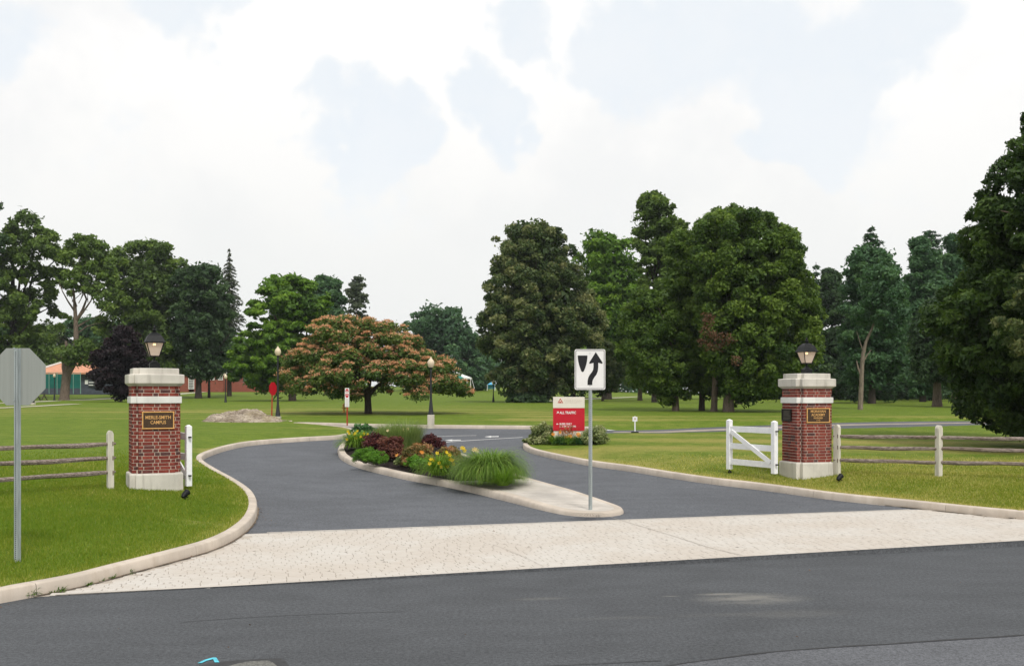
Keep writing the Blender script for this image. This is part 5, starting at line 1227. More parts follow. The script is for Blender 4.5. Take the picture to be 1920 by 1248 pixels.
poly_fill(inn, .16, zmulch, 'mulch_bed', M_mulch, lambda c: sideI(c) * sg > 0)
nose = poly_fill(inn, .2, lambda P: BASE(P[:, 0], P[:, 1]) + HI(P[:, 0], P[:, 1]) - .005, 'island_nose', M_nose, lambda c: sideI(c) * sg <= 0)
# pressed joints: cross rows and the fan at the tip
ISL2 = lambda x, y: BASE(x, y) + HI(x, y) - .0055
M_groove = plain('groove', (.24, .205, .17), .95, .2)
fan_c = G(1106, 950, ISL)
for px in (1058, 1066, 1075, 1084, 1093, 1100, 1107, 1114, 1122, 1131, 1141, 1150):
    e = G(px, 963.5 - abs(px - 1103) * .06, ISL); d = (e - fan_c); drape_strip('fan_joint', [fan_c + d * .42, fan_c + d * (.92 if px < 1140 else .8)], .022, M_groove, .0025, .2, nose, None, surf=ISL2)
e1_ = (split1 - split0) / np.linalg.norm(split1 - split0)
axis = fan_c - (split0 + split1) / 2; AL_ = np.linalg.norm(axis); axis /= AL_; per = np.array([-axis[1], axis[0]])
for k in range(1, 22):
    cc = (split0 + split1) / 2 + axis * (k * .22)
    if k * .22 > AL_ - .3: break
    pts = [cc + per * q for q in np.linspace(-1.4, 1.4, 57)]; pts = np.array(pts); ok = inside(pts[:, 0], pts[:, 1], inn); pts = pts[ok]
    if len(pts) > 6:
        st_ = pts[2:-2]; drape_strip('row_joint', [st_[0], st_[-1]], .006, M_groove, .0022, .2, nose, None, surf=ISL2)
MU = lambda x, y: BASE(x, y) + .24

# plants
def gmat(name, d, m_, l, tr=.3): GREEN[name] = leaf_mat('plant_' + name, d, m_, l, .5, tr)
gmat('fountain', (.06, .135, .016), (.15, .265, .036), (.28, .38, .085)); gmat('lime', (0.070, 0.147, 0.014), (0.147, 0.273, 0.022), (0.238, 0.378, 0.042)); gmat('tallgrass', (0.105, 0.168, 0.042), (0.203, 0.287, 0.084), (0.322, 0.378, 0.140))
gmat('deep', (0.018, 0.060, 0.021), (0.042, 0.128, 0.039), (0.090, 0.210, 0.060)); gmat('feather', (0.058, 0.143, 0.013), (0.111, 0.260, 0.023), (0.182, 0.351, 0.039)); gmat('barberry', (0.033, 0.009, 0.012), (0.093, 0.027, 0.030), (0.195, 0.063, 0.054)); gmat('barberry2', (0.045, 0.015, 0.013), (0.128, 0.042, 0.033), (0.240, 0.105, 0.068))
gmat('spirea', (0.063, 0.077, 0.021), (0.196, 0.161, 0.049), (0.462, 0.210, 0.112)); gmat('variegated', (.06, .10, .03), (.22, .27, .10), (.52, .52, .30)); gmat('yellowflower', (.55, .36, .01), (.75, .52, .02), (.85, .68, .10)); gmat('orangeflower', (.55, .18, .03), (.75, .30, .05), (.85, .50, .18)); gmat('paleflower', (.70, .50, .22), (.80, .62, .34), (.85, .74, .50)); gmat('redstem', (.20, .07, .03), (.34, .13, .06), (.45, .22, .10)); gmat('weed', (.04, .10, .01), (.09, .18, .02), (.15, .25, .04))
def blades_np(n, r0, L, spread, droop, wd, seg=5, up=.2, el=(35, 88), jit=.2):
    """arching blades round the origin; returns V, F, tint"""
    az = rng.uniform(0, 2 * math.pi, n); rr = r0 * np.sqrt(rng.random(n)); a2 = az + rng.normal(0, .5, n)
    base_ = np.c_[rr * np.cos(az), rr * np.sin(az), np.zeros(n)]
    e0 = R(1) * (el[0] + (el[1] - el[0]) * rng.random(n)); Ls = L * rng.uniform(1 - jit * 1.5, 1 + jit, n); d = np.c_[np.cos(a2), np.sin(a2)]; side_ = np.c_[-d[:, 1], d[:, 0]]
    P = base_.copy(); ang = e0.copy(); V = []; dl = Ls / seg
    for k in range(seg + 1):
        w_ = wd * (1 - (k / seg) ** 1.6) * rng.uniform(.8, 1.2) * .5 + .0006; w_ = w_ * (.6 + .4 * min(1, k * 2 / seg + .3))
        V.append(np.stack([P - np.c_[side_ * w_, np.zeros(n)], P + np.c_[side_ * w_, np.zeros(n)]], 1))
        P = P + np.c_[d * (np.cos(ang) * dl * spread)[:, None], np.sin(ang) * dl]; ang = ang - droop / seg * (.4 + 1.2 * k / seg) * (1.6 - e0 / 1.57 * .7)
    V = np.stack(V, 1).reshape(n, -1, 3); m_ = V.shape[1]
    f0 = np.array([[2 * k, 2 * k + 1, 2 * k + 3, 2 * k + 2] for k in range(seg)]); Fs = (f0[None] + (np.arange(n) * m_)[:, None, None]).reshape(-1, 4)
    return V.reshape(-1, 3), Fs, np.repeat(np.clip(.5 + .22 * rng.normal(0, 1, n), 0, 1), seg)
def at(px, py, surf=MU): p = G(px, py, surf); return p, F / p[1], float(surf(p[0], p[1]))
def grassplant(name, label, px, py, h_px, w_px, n, kind, wd=.008, droop=2.2, r0=.12, el=(35, 88), surf=MU, cat='plant', group=None, spread=1, seg=5):
    p, s_, z = at(px, py, surf); L = math.hypot(h_px, w_px * .5) / s_ * 1.12; r = thing(name, (p[0], p[1], z), 0, label, cat, group)
    V, Fs, tn = blades_np(n, r0 * w_px / s_ * 2, L, spread, droop, wd, seg, el=el)
    V[:, 2] = np.maximum(V[:, 2], -.03)
    link('blades', npmesh('blades', V, Fs, GREEN[kind], True, tn), r); return r, s_
def flowers(root, s_, pts, base_px, kind, rad=.035, stem=True, dyr=.5):
    """pts in photo pixels relative to the plant's own base"""
    Cc = []; N = []; T = []; tn = []; mb = MB()
    for x, y in pts:
        X = (x - base_px[0]) / s_; Z = (base_px[1] - y) / s_; Yy = rng.uniform(-dyr, 0) ; c = np.array([X, Yy, Z]); nn = unit(np.array([[rng.normal(0, .4), -1, rng.uniform(.0, .9)]]))[0]
        tb = rng.normal(0, .5); A = unit(np.cross(nn, [[0, 0, 1]]))[0]; B = np.cross(nn, A)
        for k in range(6):
            a_ = k * math.pi / 3 + tb; o = A * math.cos(a_) + B * math.sin(a_); Cc.append(c + o * rad * .6 + nn * rad * .25); N.append(nn - o * .5); T.append(o); tn.append(np.clip(.5 + .3 * tb + rng.normal(0, .1), 0, 1))
        if stem: mb.tube([(X * .6, Yy * .6, .0), (X * .95, Yy, Z * .6), (X, Yy + .01, Z)], [.004, .0035, .003], 3, False)
    of_ = link('flowers', leaf_mesh('flowers', np.array(Cc), np.array(N), rad * .62, rad * .34, np.array(tn), GREEN[kind], np.array(T)), root); of_['kind'] = 'stuff'
    if stem: mb.build('flower_stems', M_stem, root)['kind'] = 'stuff'
M_stem = plain('green_stem', (.08, .14, .02), .8)
def bush(name, label, px, py, h_px, w_px, n, lsz, kind, cat='shrub', group=None, nb=26, surf=MU, lift=.1, flat=.8, aspect=.55, up=.3, tv=.3, dome=.75):
    p, s_, z = at(px, py, surf); r = thing(name, (p[0], p[1], z), 0, label, cat, group); H, Wd = h_px / s_ * 1.12, w_px / s_ * 1.22
    C = []; Rr_ = []; nb = int(nb * 1.9)
    while len(C) < nb:
        q = rng.normal(0, 1, 3); q /= np.linalg.norm(q); q *= rng.random() ** .4; q[2] = abs(q[2])
        rb = .125 * min(H * 1.6, Wd) * rng.uniform(.5, 1.5); C.append((q[0] * (Wd / 2 - rb * .8), q[1] * (Wd / 2 - rb * .8) * dome, lift * H + q[2] * (H * (1 - lift) - rb * .5))); Rr_.append(rb)
    P, D, t_ = blob_leaves(np.array(C), np.array(Rr_), int(n * 1.5), flat, up=up, tv=tv, shell=.6); P[:, 2] = np.maximum(P[:, 2], -.03); sz = lsz * rng.uniform(.6, 1.4, len(P))
    link('foliage', leaf_mesh('foliage', P, D * .6 + rng.normal(0, .6, P.shape) + np.array([0, 0, .3]), sz, sz * aspect, t_, GREEN[kind]), r)
    mb = MB()
    for c in C[:9]: mb.tube([(rng.normal(0, .03), rng.normal(0, .03), -.03), (c[0] * .5, c[1] * .5, c[2] * .55), tuple(c)], [.012, .009, .004], 4, False)
    mb.build('stems', M_barkd, r); return r, s_
IG = 'plants in the island bed'
grassplant('fountain_grass', 'very large arching mound of green fountain grass nearest the paved nose of the island', 920, 901, 54, 112, 3600, 'fountain', .015, 3.0, .10, (42, 88), cat='ornamental grass', group=IG, seg=6)
grassplant('grass_tuft', 'small bright spiky tuft in front of the large fountain grass', 943, 909.5, 26, 48, 700, 'lime', .010, .9, .10, (25, 85), cat='ornamental grass', group=IG)
r, s_ = grassplant('daylily', 'clump of yellow-flowered daylilies left of the large fountain grass', 824, 890, 38, 66, 900, 'lime', .014, 2.4, .10, (35, 85), cat='daylily', group=IG)
flowers(r, s_, [(811, 859), (826, 866), (828, 873), (824, 879), (840, 873), (845, 860), (850, 862), (844, 852), (809, 866), (851, 869), (820, 849), (838, 847), (813, 861)], (824, 890), 'yellowflower', .048)
r, s_ = grassplant('daylily', 'yellow-flowered daylily clump at the far left end of the island bed', 668, 838, 30, 52, 800, 'lime', .016, 2.4, .12, (35, 85), cat='daylily', group=IG)
flowers(r, s_, [(656, 808), (670, 811), (666, 814), (670, 820), (655, 822), (684, 812), (680, 818), (692, 813), (657, 812), (675, 807)], (668, 838), 'yellowflower', .046)
r, s_ = grassplant('tall_grass', 'pale green upright feathery grass in the middle of the bed', 757, 846, 44, 52, 1900, 'tallgrass', .010, .75, .26, (66, 89), cat='ornamental grass', group=IG)
grassplant('tall_grass', 'pale green upright grass behind the reddish barberries', 731, 838, 34, 40, 1100, 'tallgrass', .010, .75, .26, (66, 89), cat='ornamental grass', group=IG)
flowers(r, s_, [(731, 806), (758, 805), (757, 807), (766, 803)], (757, 846), 'paleflower', .045)
bush('leafy_plant', 'dark green broad-leaved plant at the back left of the bed', 682, 830, 34, 50, 1600, .055, 'deep', 'plant', IG)
bush('barberry_shrub', 'rounded dark purple barberry shrub at the left', 705, 846, 32, 48, 3400, .034, 'barberry', 'shrub', IG, 22)
bush('barberry_shrub', 'reddish brown barberry shrub in the centre of the bed, right of the purple one', 737, 862, 44, 54, 4200, .034, 'barberry2', 'shrub', IG, 26)
bush('barberry_shrub', 'dark purple barberry shrub at the far right edge of the bed', 809, 841, 24, 46, 2600, .036, 'barberry', 'shrub', IG, 18)
bush('reddish_shrub', 'small dusty pink leaved shrub behind the left barberry', 710, 828, 24, 26, 900, .036, 'spirea', 'shrub', IG, 10)
bush('feathery_plant', 'low bright green feathery mound at the left front of the bed', 684, 866, 27, 42, 3600, .032, 'feather', 'plant', IG, 18, aspect=.16, up=.6)
bush('feathery_plant', 'low bright green feathery mound right of its twin at the kerb', 706, 868, 23, 40, 3400, .032, 'feather', 'plant', IG, 18, aspect=.16, up=.6)
bush('spirea_shrub', 'orange-tinted spirea shrub in front of the pale upright grass', 785, 872, 42, 56, 5000, .034, 'spirea', 'shrub', IG, 26)
bush('spirea_shrub', 'orange-tinted spirea shrub behind the yellow daylilies near the fountain grass', 842, 868, 30, 46, 3400, .034, 'spirea', 'shrub', IG, 20)
bush('low_shrub', 'low yellow-green shrub with small pale leaves in front of the brown barberry', 754, 870, 19, 26, 900, .030, 'variegated', 'shrub', IG, 10)
bush('leafy_plant', 'low green leafy plant below the orange-tinted spirea', 781, 876, 22, 46, 1500, .050, 'feather', 'plant', IG, 14, aspect=.4)
r, s_ = grassplant('lily', 'single tall yellow lily standing above the grass, left of the fountain grass', 868, 880, 20, 12, 40, 'lime', .012, 1.2, .08, (45, 85), cat='lily', group=IG)
flowers(r, s_, [(869, 840), (871, 844.5), (867, 839)], (868, 880), 'yellowflower', .055, True, .1)
r, s_ = grassplant('lily', 'peach-coloured lily peeking over the top of the large fountain grass', 893, 884, 20, 12, 40, 'lime', .012, 1.2, .08, (45, 85), cat='lily', group=IG)
flowers(r, s_, [(891, 842), (894, 844), (889, 843)], (893, 884), 'paleflower', .06, True, .1)
r, s_ = grassplant('lily', 'orange lily in front of the tall orange-tinted spirea', 792, 874, 16, 12, 30, 'lime', .012, 1.2, .08, (45, 85), cat='lily', group=IG)
flowers(r, s_, [(792, 846), (793.5, 847.5), (747, 852)], (792, 874), 'orangeflower', .05, True, .4)
# planting round the campus sign
SG = 'planting round the red and white sign'
bush('variegated_shrub', 'pale variegated shrub left of the red and white sign', 1016, 832, 38, 44, 5200, .034, 'variegated', 'shrub', SG, 26, LAWN, up=.5)
bush('variegated_shrub', 'pale variegated shrub right of the red and white sign', 1114, 832, 34, 50, 5200, .034, 'variegated', 'shrub', SG, 26, LAWN, up=.5)
bush('low_shrub', 'low pale shrub at the tip of the right kerb', 993, 831, 15, 26, 800, .040, 'variegated', 'shrub', SG, 10, LAWN)
for i, (x, lb) in enumerate([(1044, 'leftmost daylily clump under the red sign panel'), (1058, 'second daylily clump from the left under the red sign panel'), (1073, 'second daylily clump from the right under the red sign panel'), (1090, 'rightmost daylily clump under the red sign panel')]):
    r, s_ = grassplant('daylily', lb, x, 832.5, 16, 24, 420, 'lime' if i % 2 == 0 else 'deep', .018, 2.2, .2, (40, 88), LAWN, 'daylily', SG)
    flowers(r, s_, [[(1037, 814), (1049, 809.5)], [(1062, 820), (1068, 817.5)], [(1069, 817.5), (1083, 814)], [(1084, 813), (1086, 816)]][i], (x, 832.5), 'orangeflower', .07, True, .15)
r, s_ = grassplant('reddish_plant', 'thin reddish stalks in front of the BUSES ONLY line', 1062, 830, 24, 30, 70, 'redstem', .018, .5, .2, (60, 89), LAWN, 'plant', SG)
flowers(r, s_, [(x, y) for x, y in zip(rng.uniform(1046, 1074, 26), rng.uniform(798, 812, 26))], (1062, 830), 'redstem', .04, False, .1)

# weeds in the gutter
WD = 'weeds growing at the foot of the left kerb'
for x, y, h, n_, lb in [(58, 1118, 17, 60, 'bright green weed left of the open kerb joint'), (112, 1108.5, 12, 60, 'low leafy weed just right of the open kerb joint'), (98, 1112, 6, 20, 'tiny weed beside the low leafy weed by the kerb joint'), (163, 1098, 8, 44, 'flat brownish weed third from the kerb joint'), (187, 1090.5, 7, 22, 'tiny dark weed between two flatter ones at the kerb'), (208, 1085, 9, 40, 'spreading weed near the middle of the kerb row'), (239, 1075, 12, 40, 'upright weed farthest right in the kerb row')]:
    p = G(x, y); s_ = F / p[1]; nrm_ = nL[int(np.argmin(np.hypot(*(KL - p).T)))]; r = thing('weed', (p[0], p[1], float(BASE(*p)) + .015), 0, lb, 'weed', WD)
    V, Fs, tn = blades_np(n_, .05, h / s_ * 1.1, 1, 1.8, .016, 4, el=(15, 80)); link('blades', npmesh('blades', V, Fs, GREEN['weed'], True, tn), r)

# ------------------------------------------------------------------ turf blades on the near lawns
def turf():
    N_ = 620000; py = rng.uniform(0, 1, N_); Yd = 10.2 + 20 * py ** 1.15; X = rng.uniform(-.56, .56, N_) * Yd
    ok = ~inside(X, Yd, PAVED) & (rng.random(N_) > sstep(Yd, 21, 30.2)); X, Yd = X[ok], Yd[ok]
    d = np.minimum(dist_line(X, Yd, KN[0]), dist_line(X, Yd, KN[1])); ok = d > .17
    for c in (pl0, pr0): ok &= np.hypot(X - c[0], Yd - c[1]) > .56
    X, Yd, d = X[ok], Yd[ok], d[ok]; n = len(X)
    cl = np.floor(X * 3.1) * 7.3 + np.floor(Yd * 2.3) * 3.7; pat = .5 + .5 * np.sin(X * 1.7 + np.sin(Yd * 1.3) * 2) * np.sin(Yd * 1.1 + X * .6)
    h = rng.uniform(.028, .060, n) * (1 + .15 * pat); w_ = rng.uniform(.004, .0075, n) * (Yd / 15) ** .9; a = rng.uniform(0, 6.283, n); lean_ = rng.normal(0, .02, (n, 2))
    z = LAWN(X, Yd); b0 = np.c_[X - np.cos(a) * w_, Yd - np.sin(a) * w_, z - .006]; b1 = np.c_[X + np.cos(a) * w_, Yd + np.sin(a) * w_, z - .006]; tp = np.c_[X + lean_[:, 0], Yd + lean_[:, 1], z + h]
    V = np.stack([b0, b1, tp], 1).reshape(-1, 3); dr = dryness(X, Yd) + .28 * rng.normal(0, 1, n) + .30 * (pat - .5) + .22 * np.sin(X * .9 + 2) * np.sin(Yd * .7)
    o = link('turf_blades', npmesh('turf_blades', V, np.arange(n * 3).reshape(n, 3), M_blade, True, np.clip(.18 + dr * .75, 0, 1))); tag(o, 'short mown grass blades on the near lawns', 'grass', None, 'stuff')
M_blade = leaf_mat('grass_blade', (.130, .215, .015), (.235, .275, .030), (.54, .47, .17), .6, .35)
turf()
# ------------------------------------------------------------------ far buildings
M_bwall = plain('far_brick_wall', (.26, .085, .060), .9, .15, 2, 0, .2, .3, 20, (1, 1, 5))
M_roof_o = plain('orange_roof_shingle', (.55, .27, .17), .9, .12, 1.5, 0, .2, .3, 8, (1, 1, 6))
M_trim = plain('cream_trim', (.70, .63, .46), .7, .08)
M_wframe = plain('white_window_frame', (.75, .75, .72), .6, .05)
M_glassd = plain('dark_window_glass', (.03, .035, .04), .15, .2, 2, 0, .6, 0)
M_screen = plain('green_windscreen', (.010, .135, .110), .8, .15, 1)
M_cfence = plain('court_fence_green', (.20, .36, .30), .6, .1)
M_dkwall = plain('dark_wall', (.060, .070, .090), .8, .2, 2)
def wpt(px, py, Y): return ((px - CX) / F * Y, Y, EYE - (py - HY) / F * Y)
def left_hall():
    Y = 150; s_ = F / Y; g = wpt(125, 728, Y); r = thing('orange_roofed_hall', g, 0, 'low hall with a wide orange-tan hipped roof behind the green court fence', 'building')
    L = lambda px, py, dy=0: (wpt(px, py, Y)[0] - g[0], dy, wpt(px, py, Y)[2] - g[2])
    x0, x1 = L(64, 0)[0], L(232, 0)[0]; zt = L(0, 698)[2]; zr = L(0, 664)[2]
    MB().box(((x0 + x1) / 2, 6, zt / 2 - .5), (x1 - x0 - 1, 11, zt + 1)).build('wall', M_dkwall, r)
    xa, xb = L(129, 0)[0], L(180, 0)[0]; rf = MB(); y0, y1 = -.4, 12.4
    V = [(x0 - .5, y0, zt), (x1 + .5, y0, zt), (x1 + .5, y1, zt), (x0 - .5, y1, zt), (xa, 6, zr), (xb, 6, zr), (x0 - .5, y0, zt - .25), (x1 + .5, y0, zt - .25), (x1 + .5, y1, zt - .25), (x0 - .5, y1, zt - .25)]
    # ridge falls to the right
    rf.add(V, [(0, 1, 5, 4), (1, 2, 5), (2, 3, 4, 5), (3, 0, 4), (6, 7, 1, 0), (7, 8, 2, 1), (8, 9, 3, 2), (9, 6, 0, 3), (9, 8, 7, 6)]); roof = rf.build('roof', M_roof_o, r)
    MB().beam((V[0][0], V[0][1] - .05, V[0][2] + .08), (xa, 5.9, zr + .1), .3, .22).build('roof_edge', M_wframe, roof)
    MB().beam((V[1][0], V[1][1] - .05, V[1][2] + .08), (xb, 5.9, zr + .1), .3, .22).build('roof_edge', M_wframe, roof)
    px_ = [L(166, 0)[0], L(171, 0)[0], L(178, 0)[0]]
    MB().box((L(160, 716)[0], .40, L(0, 716)[2]), (.45, .06, .62)).build('notice', M_wframe, r)
    w_ = MB(); w_.box((L(171, 0)[0], .35, L(0, 713)[2]), (1.1, .1, 1.9)); wn_ = w_.build('window', M_glassd, r)
    MB().beam((L(164.5, 0)[0], .27, zt - .3), (L(164.5, 0)[0], .27, .3), .12, .12).build('window_frame', M_wframe, wn_); MB().beam((L(177, 0)[0], .27, zt - .3), (L(177, 0)[0], .27, .3), .12, .12).build('window_frame', M_wframe, wn_)
    for y in (716.5, 721.5): MB().beam(L(165, y, .27), L(177, y, .27), .10, .12).build('window_bar', M_wframe, wn_)
left_hall()
def court_fence():
    Y = 136; s_ = F / Y; g = wpt(110, 735, Y); r = thing('court_fence', g, 0, 'tall green windscreen court fence in front of the orange roofed hall', 'fence')
    L = lambda px, py, dy=0: (wpt(px, py, Y)[0] - g[0], dy, wpt(px, py, Y)[2] - g[2])
    xs = [66, 75, 92, 107, 118, 137.5, 151]
    for a_, b_ in zip(xs[:-1], xs[1:]):
        ax, bx = L(a_, 0)[0], L(b_, 0)[0]; MB().box(((ax + bx) / 2, .03, (L(0, 701)[2] + L(0, 727.5)[2]) / 2), (bx - ax - .12, .03, L(0, 701)[2] - L(0, 727.5)[2])).build('windscreen', M_screen, r)
        MB().beam(L(a_, 698.5), L(b_, 698.5), .05, .05).build('top_rail', M_cfence, r)
    for x in xs: MB().tube([L(x, 738), L(x, 698)], .055, 6).build('post', M_cfence, r)
court_fence()
def brick_hall():
    Y = 175; s_ = F / Y; g = wpt(390, 731, Y); r = thing('brick_building', g, 0, 'low red brick building with a cream cornice and white windows behind the dark trees', 'building')
    L = lambda px, py, dy=0: (wpt(px, py, Y)[0] - g[0], dy, wpt(px, py, Y)[2] - g[2])
    z1 = L(0, 703)[2]; a0, a1 = L(338, 0)[0], L(356, 0)[0]; b0, b1 = L(366, 0)[0], L(545, 0)[0]
    b2 = L(424, 0)[0]; MB().box(((a0 + b2) / 2, 6, L(0, 702.5)[2] / 2 - 1), (b2 - a0, 10, L(0, 702.5)[2] + 2)).build('wall', M_bwall, r)
    MB().box(((b2 + b1) / 2, 4, L(0, 716.5)[2] / 2 - 1), (b1 - b2, 6, L(0, 716.5)[2] + 2)).build('low_wall', M_bwall, r)
    MB().box(((b0 + L(420, 0)[0]) / 2, .2, z1 / 2 - 1), (L(420, 0)[0] - b0, 1.6, z1 + 2)).build('front_wall', M_bwall, r)
    MB().box(((a0 + a1) / 2, .1, z1 / 2 - 1), (a1 - a0, 1.6, z1 + 2)).build('front_wall', M_bwall, r)
    zc0, zc1 = L(0, 703.2)[2], L(0, 696.5)[2]
    MB().box(((b0 + L(420, 0)[0]) / 2, 0, zc0 + .10), (L(420, 0)[0] - b0 + .3, 2.2, .25)).build('cornice', M_trim, r)
    MB().box(((b0 + L(420, 0)[0]) / 2, .1, (zc0 + zc1) / 2 + .15), (L(420, 0)[0] - b0, 1.9, zc1 - zc0 - .3)).build('parapet', plain('tan_parapet', (.38, .32, .22), .9), r)
    MB().box(((a0 + a1) / 2, 0, L(0, 701.5)[2]), (a1 - a0 + .3, 2.1, .3)).build('cornice', M_trim, r)
    for cx_, cy, w_, h_ in [(399, 708.5, 8.4, 5.6), (415.5, 708.5, 7.0, 5.6), (361, 717, 8.6, 22)]:
        X, _, Z = L(cx_, cy); ww, hh = w_ / s_, h_ / s_; fr = MB().box((X, -.66, Z), (ww + .2, .12, hh + .2)).build('window', M_wframe, r)
        nx_, nz_ = (3, 2) if h_ < 10 else (4, 7); cw, ch = ww / nx_, hh / nz_
        for i in range(nx_):
            for j in range(nz_): MB().box((X - ww / 2 + cw * (i + .5), -.725, Z - hh / 2 + ch * (j + .5)), (cw * .74, .02, ch * .74)).build('pane', M_glassd, fr)
    for k, x in enumerate([492, 505, 525, 537]): MB().beam(L(x, 729, .9), L(x, 717, .9), .25, .25).build('white_pilaster', M_wframe, r)
brick_hall()
def white_house():
    Y = 190; g = wpt(390, 728, Y); r = thing('white_building', g, 0, 'white gabled building showing in pieces above the brick building parapet', 'building')
    L = lambda px, py, dy=0: (wpt(px, py, Y)[0] - g[0], dy, wpt(px, py, Y)[2] - g[2]); a_, b_ = L(352, 0)[0], L(414, 0)[0]; zt = L(0, 690)[2]
    MB().box(((a_ + b_) / 2, 4, zt / 2), (b_ - a_, 7, zt)).build('wall', M_wframe, r)
    MB().add([(a_ - .3, 0, zt), (b_ + .3, 0, zt), (b_ + .3, 8, zt), (a_ - .3, 8, zt), (a_, 4, zt + 1.4), (b_, 4, zt + 1.4)], [(0, 1, 5, 4), (2, 3, 4, 5), (0, 4, 3), (1, 2, 5), (3, 2, 1, 0)]).build('roof', M_dkwall, r)
white_house()
# striped marquee
def tent():
    Y = 170; s_ = F / Y; g = wpt(840, 729, Y); r = thing('striped_tent', g, 0, 'green and white striped marquee tent behind the pink-flowered tree', 'tent')
    L = lambda px, py, dy=0: (wpt(px, py, Y)[0] - g[0], dy, wpt(px, py, Y)[2] - g[2])
    xe0, xe1 = 760, 886; xr0, xr1 = 786, 846; zt, ze = 693.5, 708.5; n = 9
    M_tg = plain('tent_green_stripe', (.02, .24, .20), .6, .08); M_tw = plain('tent_white_stripe', (.72, .74, .72), .6, .05)
    D_ = 5.0
    for k in range(n):
        e0, e1 = xe0 + (xe1 - xe0) * k / n, xe0 + (xe1 - xe0) * (k + 1) / n; r0_, r1_ = xr0 + (xr1 - xr0) * k / n, xr0 + (xr1 - xr0) * (k + 1) / n
        a_, b_, c_, d_ = Vector(L(e0, ze, -D_)), Vector(L(e1, ze, -D_)), Vector(L(r1_, zt, 0)), Vector(L(r0_, zt, 0))
        V = [a_, b_, c_, d_, a_ - Vector((0, 0, .06)), b_ - Vector((0, 0, .06)), c_ - Vector((0, 0, .06)), d_ - Vector((0, 0, .06)), Vector(L(e0, ze + 2.6, -D_)), Vector(L(e1, ze + 2.6, -D_))]
        MB().add([tuple(v) for v in V], [(0, 1, 2, 3), (7, 6, 5, 4), (8, 9, 1, 0), (3, 2, 6, 7)]).build('roof_stripe', M_tg if k % 2 else M_tw, r)
        a2, b2 = Vector(L(e0, ze, D_)), Vector(L(e1, ze, D_)); MB().add([tuple(a2), tuple(b2), tuple(c_), tuple(d_)], [(1, 0, 3, 2)]).build('roof_stripe', M_tg if k % 2 else M_tw, r)
    # right hip
    m3 = ['w', 'g', 'w', 'g']; A_, B_ = Vector(L(xe1, ze, -D_)), Vector(L(xe1, ze, D_)); T_ = Vector(L(xr1, zt, 0))
    for k in range(4):
        p0, p1 = A_.lerp(B_, k / 4), A_.lerp(B_, (k + 1) / 4); MB().add([tuple(p0), tuple(p1), tuple(T_)], [(0, 1, 2)]).build('roof_stripe', M_tg if k % 2 else M_tw, r)
    for x in (765, 800, 843, 878, 884.5): MB().tube([L(x, 731, -D_ + .1), L(x, ze, -D_ + .1)], .06, 6).build('pole', M_wframe, r)
    MB().tube([L(886, ze, -D_), L(892, 729, -D_ - .5)], .03, 4).build('guy_rope', M_wframe, r)
tent()
def canopy(px, py, Y, w_px, h_px, label, colr):
    g = wpt(px, py, Y); s_ = F / Y; r = thing('blue_canopy', g, 0, label, 'canopy', 'blue canopies far across the lawns'); W_, H_ = w_px / s_, h_px / s_
    MB().add([(-W_ / 2, -W_ / 2, H_ * .62), (W_ / 2, -W_ / 2, H_ * .62), (W_ / 2, W_ / 2, H_ * .62), (-W_ / 2, W_ / 2, H_ * .62), (0, 0, H_)], [(0, 1, 4), (1, 2, 4), (2, 3, 4), (3, 0, 4), (3, 2, 1, 0)]).build('canopy_roof', colr, r)
    for sx_ in (-1, 1): MB().box((sx_ * W_ * .25, W_ / 2 - .05, H_ * .31), (W_ * .47, .05, H_ * .60)).build('side_sheet', colr, r)
    for sx_, sy_ in ((-1, -1), (1, -1), (1, 1), (-1, 1)): MB().tube([(sx_ * W_ * .48, sy_ * W_ * .48, -.3), (sx_ * W_ * .48, sy_ * W_ * .48, H_ * .62)], .05, 5).build('pole', M_wframe, r)
M_bluet = plain('blue_canopy_sheet', (.10, .38, .62), .6, .1); M_teal = plain('teal_canopy_sheet', (.16, .48, .58), .6, .12)
canopy(921, 729, 175, 15, 13, 'bright blue canopy right behind the distant lamp left of the linden', M_bluet)
canopy(1243, 739, 128, 36, 20, 'pale turquoise canopy under the mid-sized maple', M_teal)
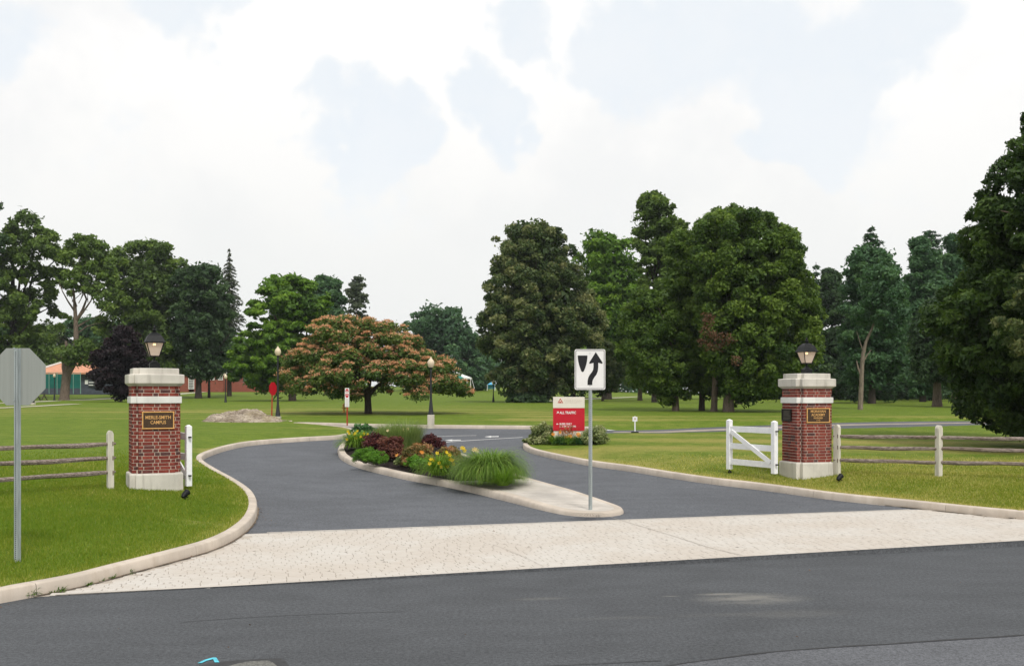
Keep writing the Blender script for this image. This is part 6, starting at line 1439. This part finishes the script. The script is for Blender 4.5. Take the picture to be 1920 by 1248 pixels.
# picnic table behind the stop sign
def picnic():
    p = ground_at(76, 112); s_ = F / 112; r = thing('picnic_table', tuple(p), 0, 'small picnic table standing on the lawn right of the stop sign back', 'table'); W_ = 1.0
    M_pt = plain('picnic_wood', (.14, .12, .10), .8)
    MB().box((0, 0, .74), (W_ * 1.1, .8, .06)).build('table_top', M_pt, r)
    for s__ in (-1, 1): MB().box((0, s__ * .62, .43), (W_ * 1.1, .25, .05)).build('bench_seat', M_pt, r); MB().beam((s__ * .38, -.6, 0), (s__ * .38, .25, .73), .08, .08).build('leg', M_pt, r); MB().beam((s__ * .38 + .09, .6, 0), (s__ * .38 + .09, -.25, .73), .08, .08).build('leg', M_pt, r)
picnic()

# fallen leaves and grit along the gutters, a few on the apron and in the turf
def litter():
    P = []
    for K, N_, i_, j_ in ((KL, -nL, ci - 12, i1 + 40), (KR, nR, 9, i2 + 60)):
        idx = rng.integers(i_, min(j_, len(K) - 1), 150); d = .02 + np.abs(rng.normal(0, .16, 150)); P.append(K[idx] + N_[idx] * d[:, None] + rng.normal(0, .08, (150, 2)))
    Q = np.vstack(P + [np.c_[rng.uniform(-4, 9, 70), rng.uniform(9, 26, 70)]]); Q = Q[inside(Q[:, 0], Q[:, 1], PAVED) & ~inside(Q[:, 0], Q[:, 1], LI)]; Q = Q[np.minimum(dist_line(Q[:, 0], Q[:, 1], PL_), dist_line(Q[:, 0], Q[:, 1], PR_)) > .10]
    C = np.c_[Q, BASE(Q[:, 0], Q[:, 1]) + .024]; n = len(C); sz = rng.uniform(.006, .022, n)
    o = link('leaf_litter', leaf_mesh('leaf_litter', C, rng.normal(0, .25, (n, 3)) + np.array([0, 0, 1]), sz, sz * .6, rng.random(n), GREEN['dead'])); tag(o, 'small dry leaves and crumbs lying along the kerbs', 'leaf litter', None, 'stuff')
litter()

# ------------------------------------------------------------------ light summer haze
def haze():
    m, t = newmat('thin_haze'); v = t.n('ShaderNodeVolumePrincipled', ins={'Color': (.86, .92, .97), 'Density': .00018, 'Anisotropy': .2}); o = t.n('ShaderNodeOutputMaterial'); t.nt.links.new(v.outputs[0], o.inputs['Volume'])
    z0, z1 = -2.0, 27.0; b = MB().box((0, 600, (z0 + z1) / 2), (2500, 2500, z1 - z0)).build('haze', m); tag(b, None, None, None, 'stuff')
haze()
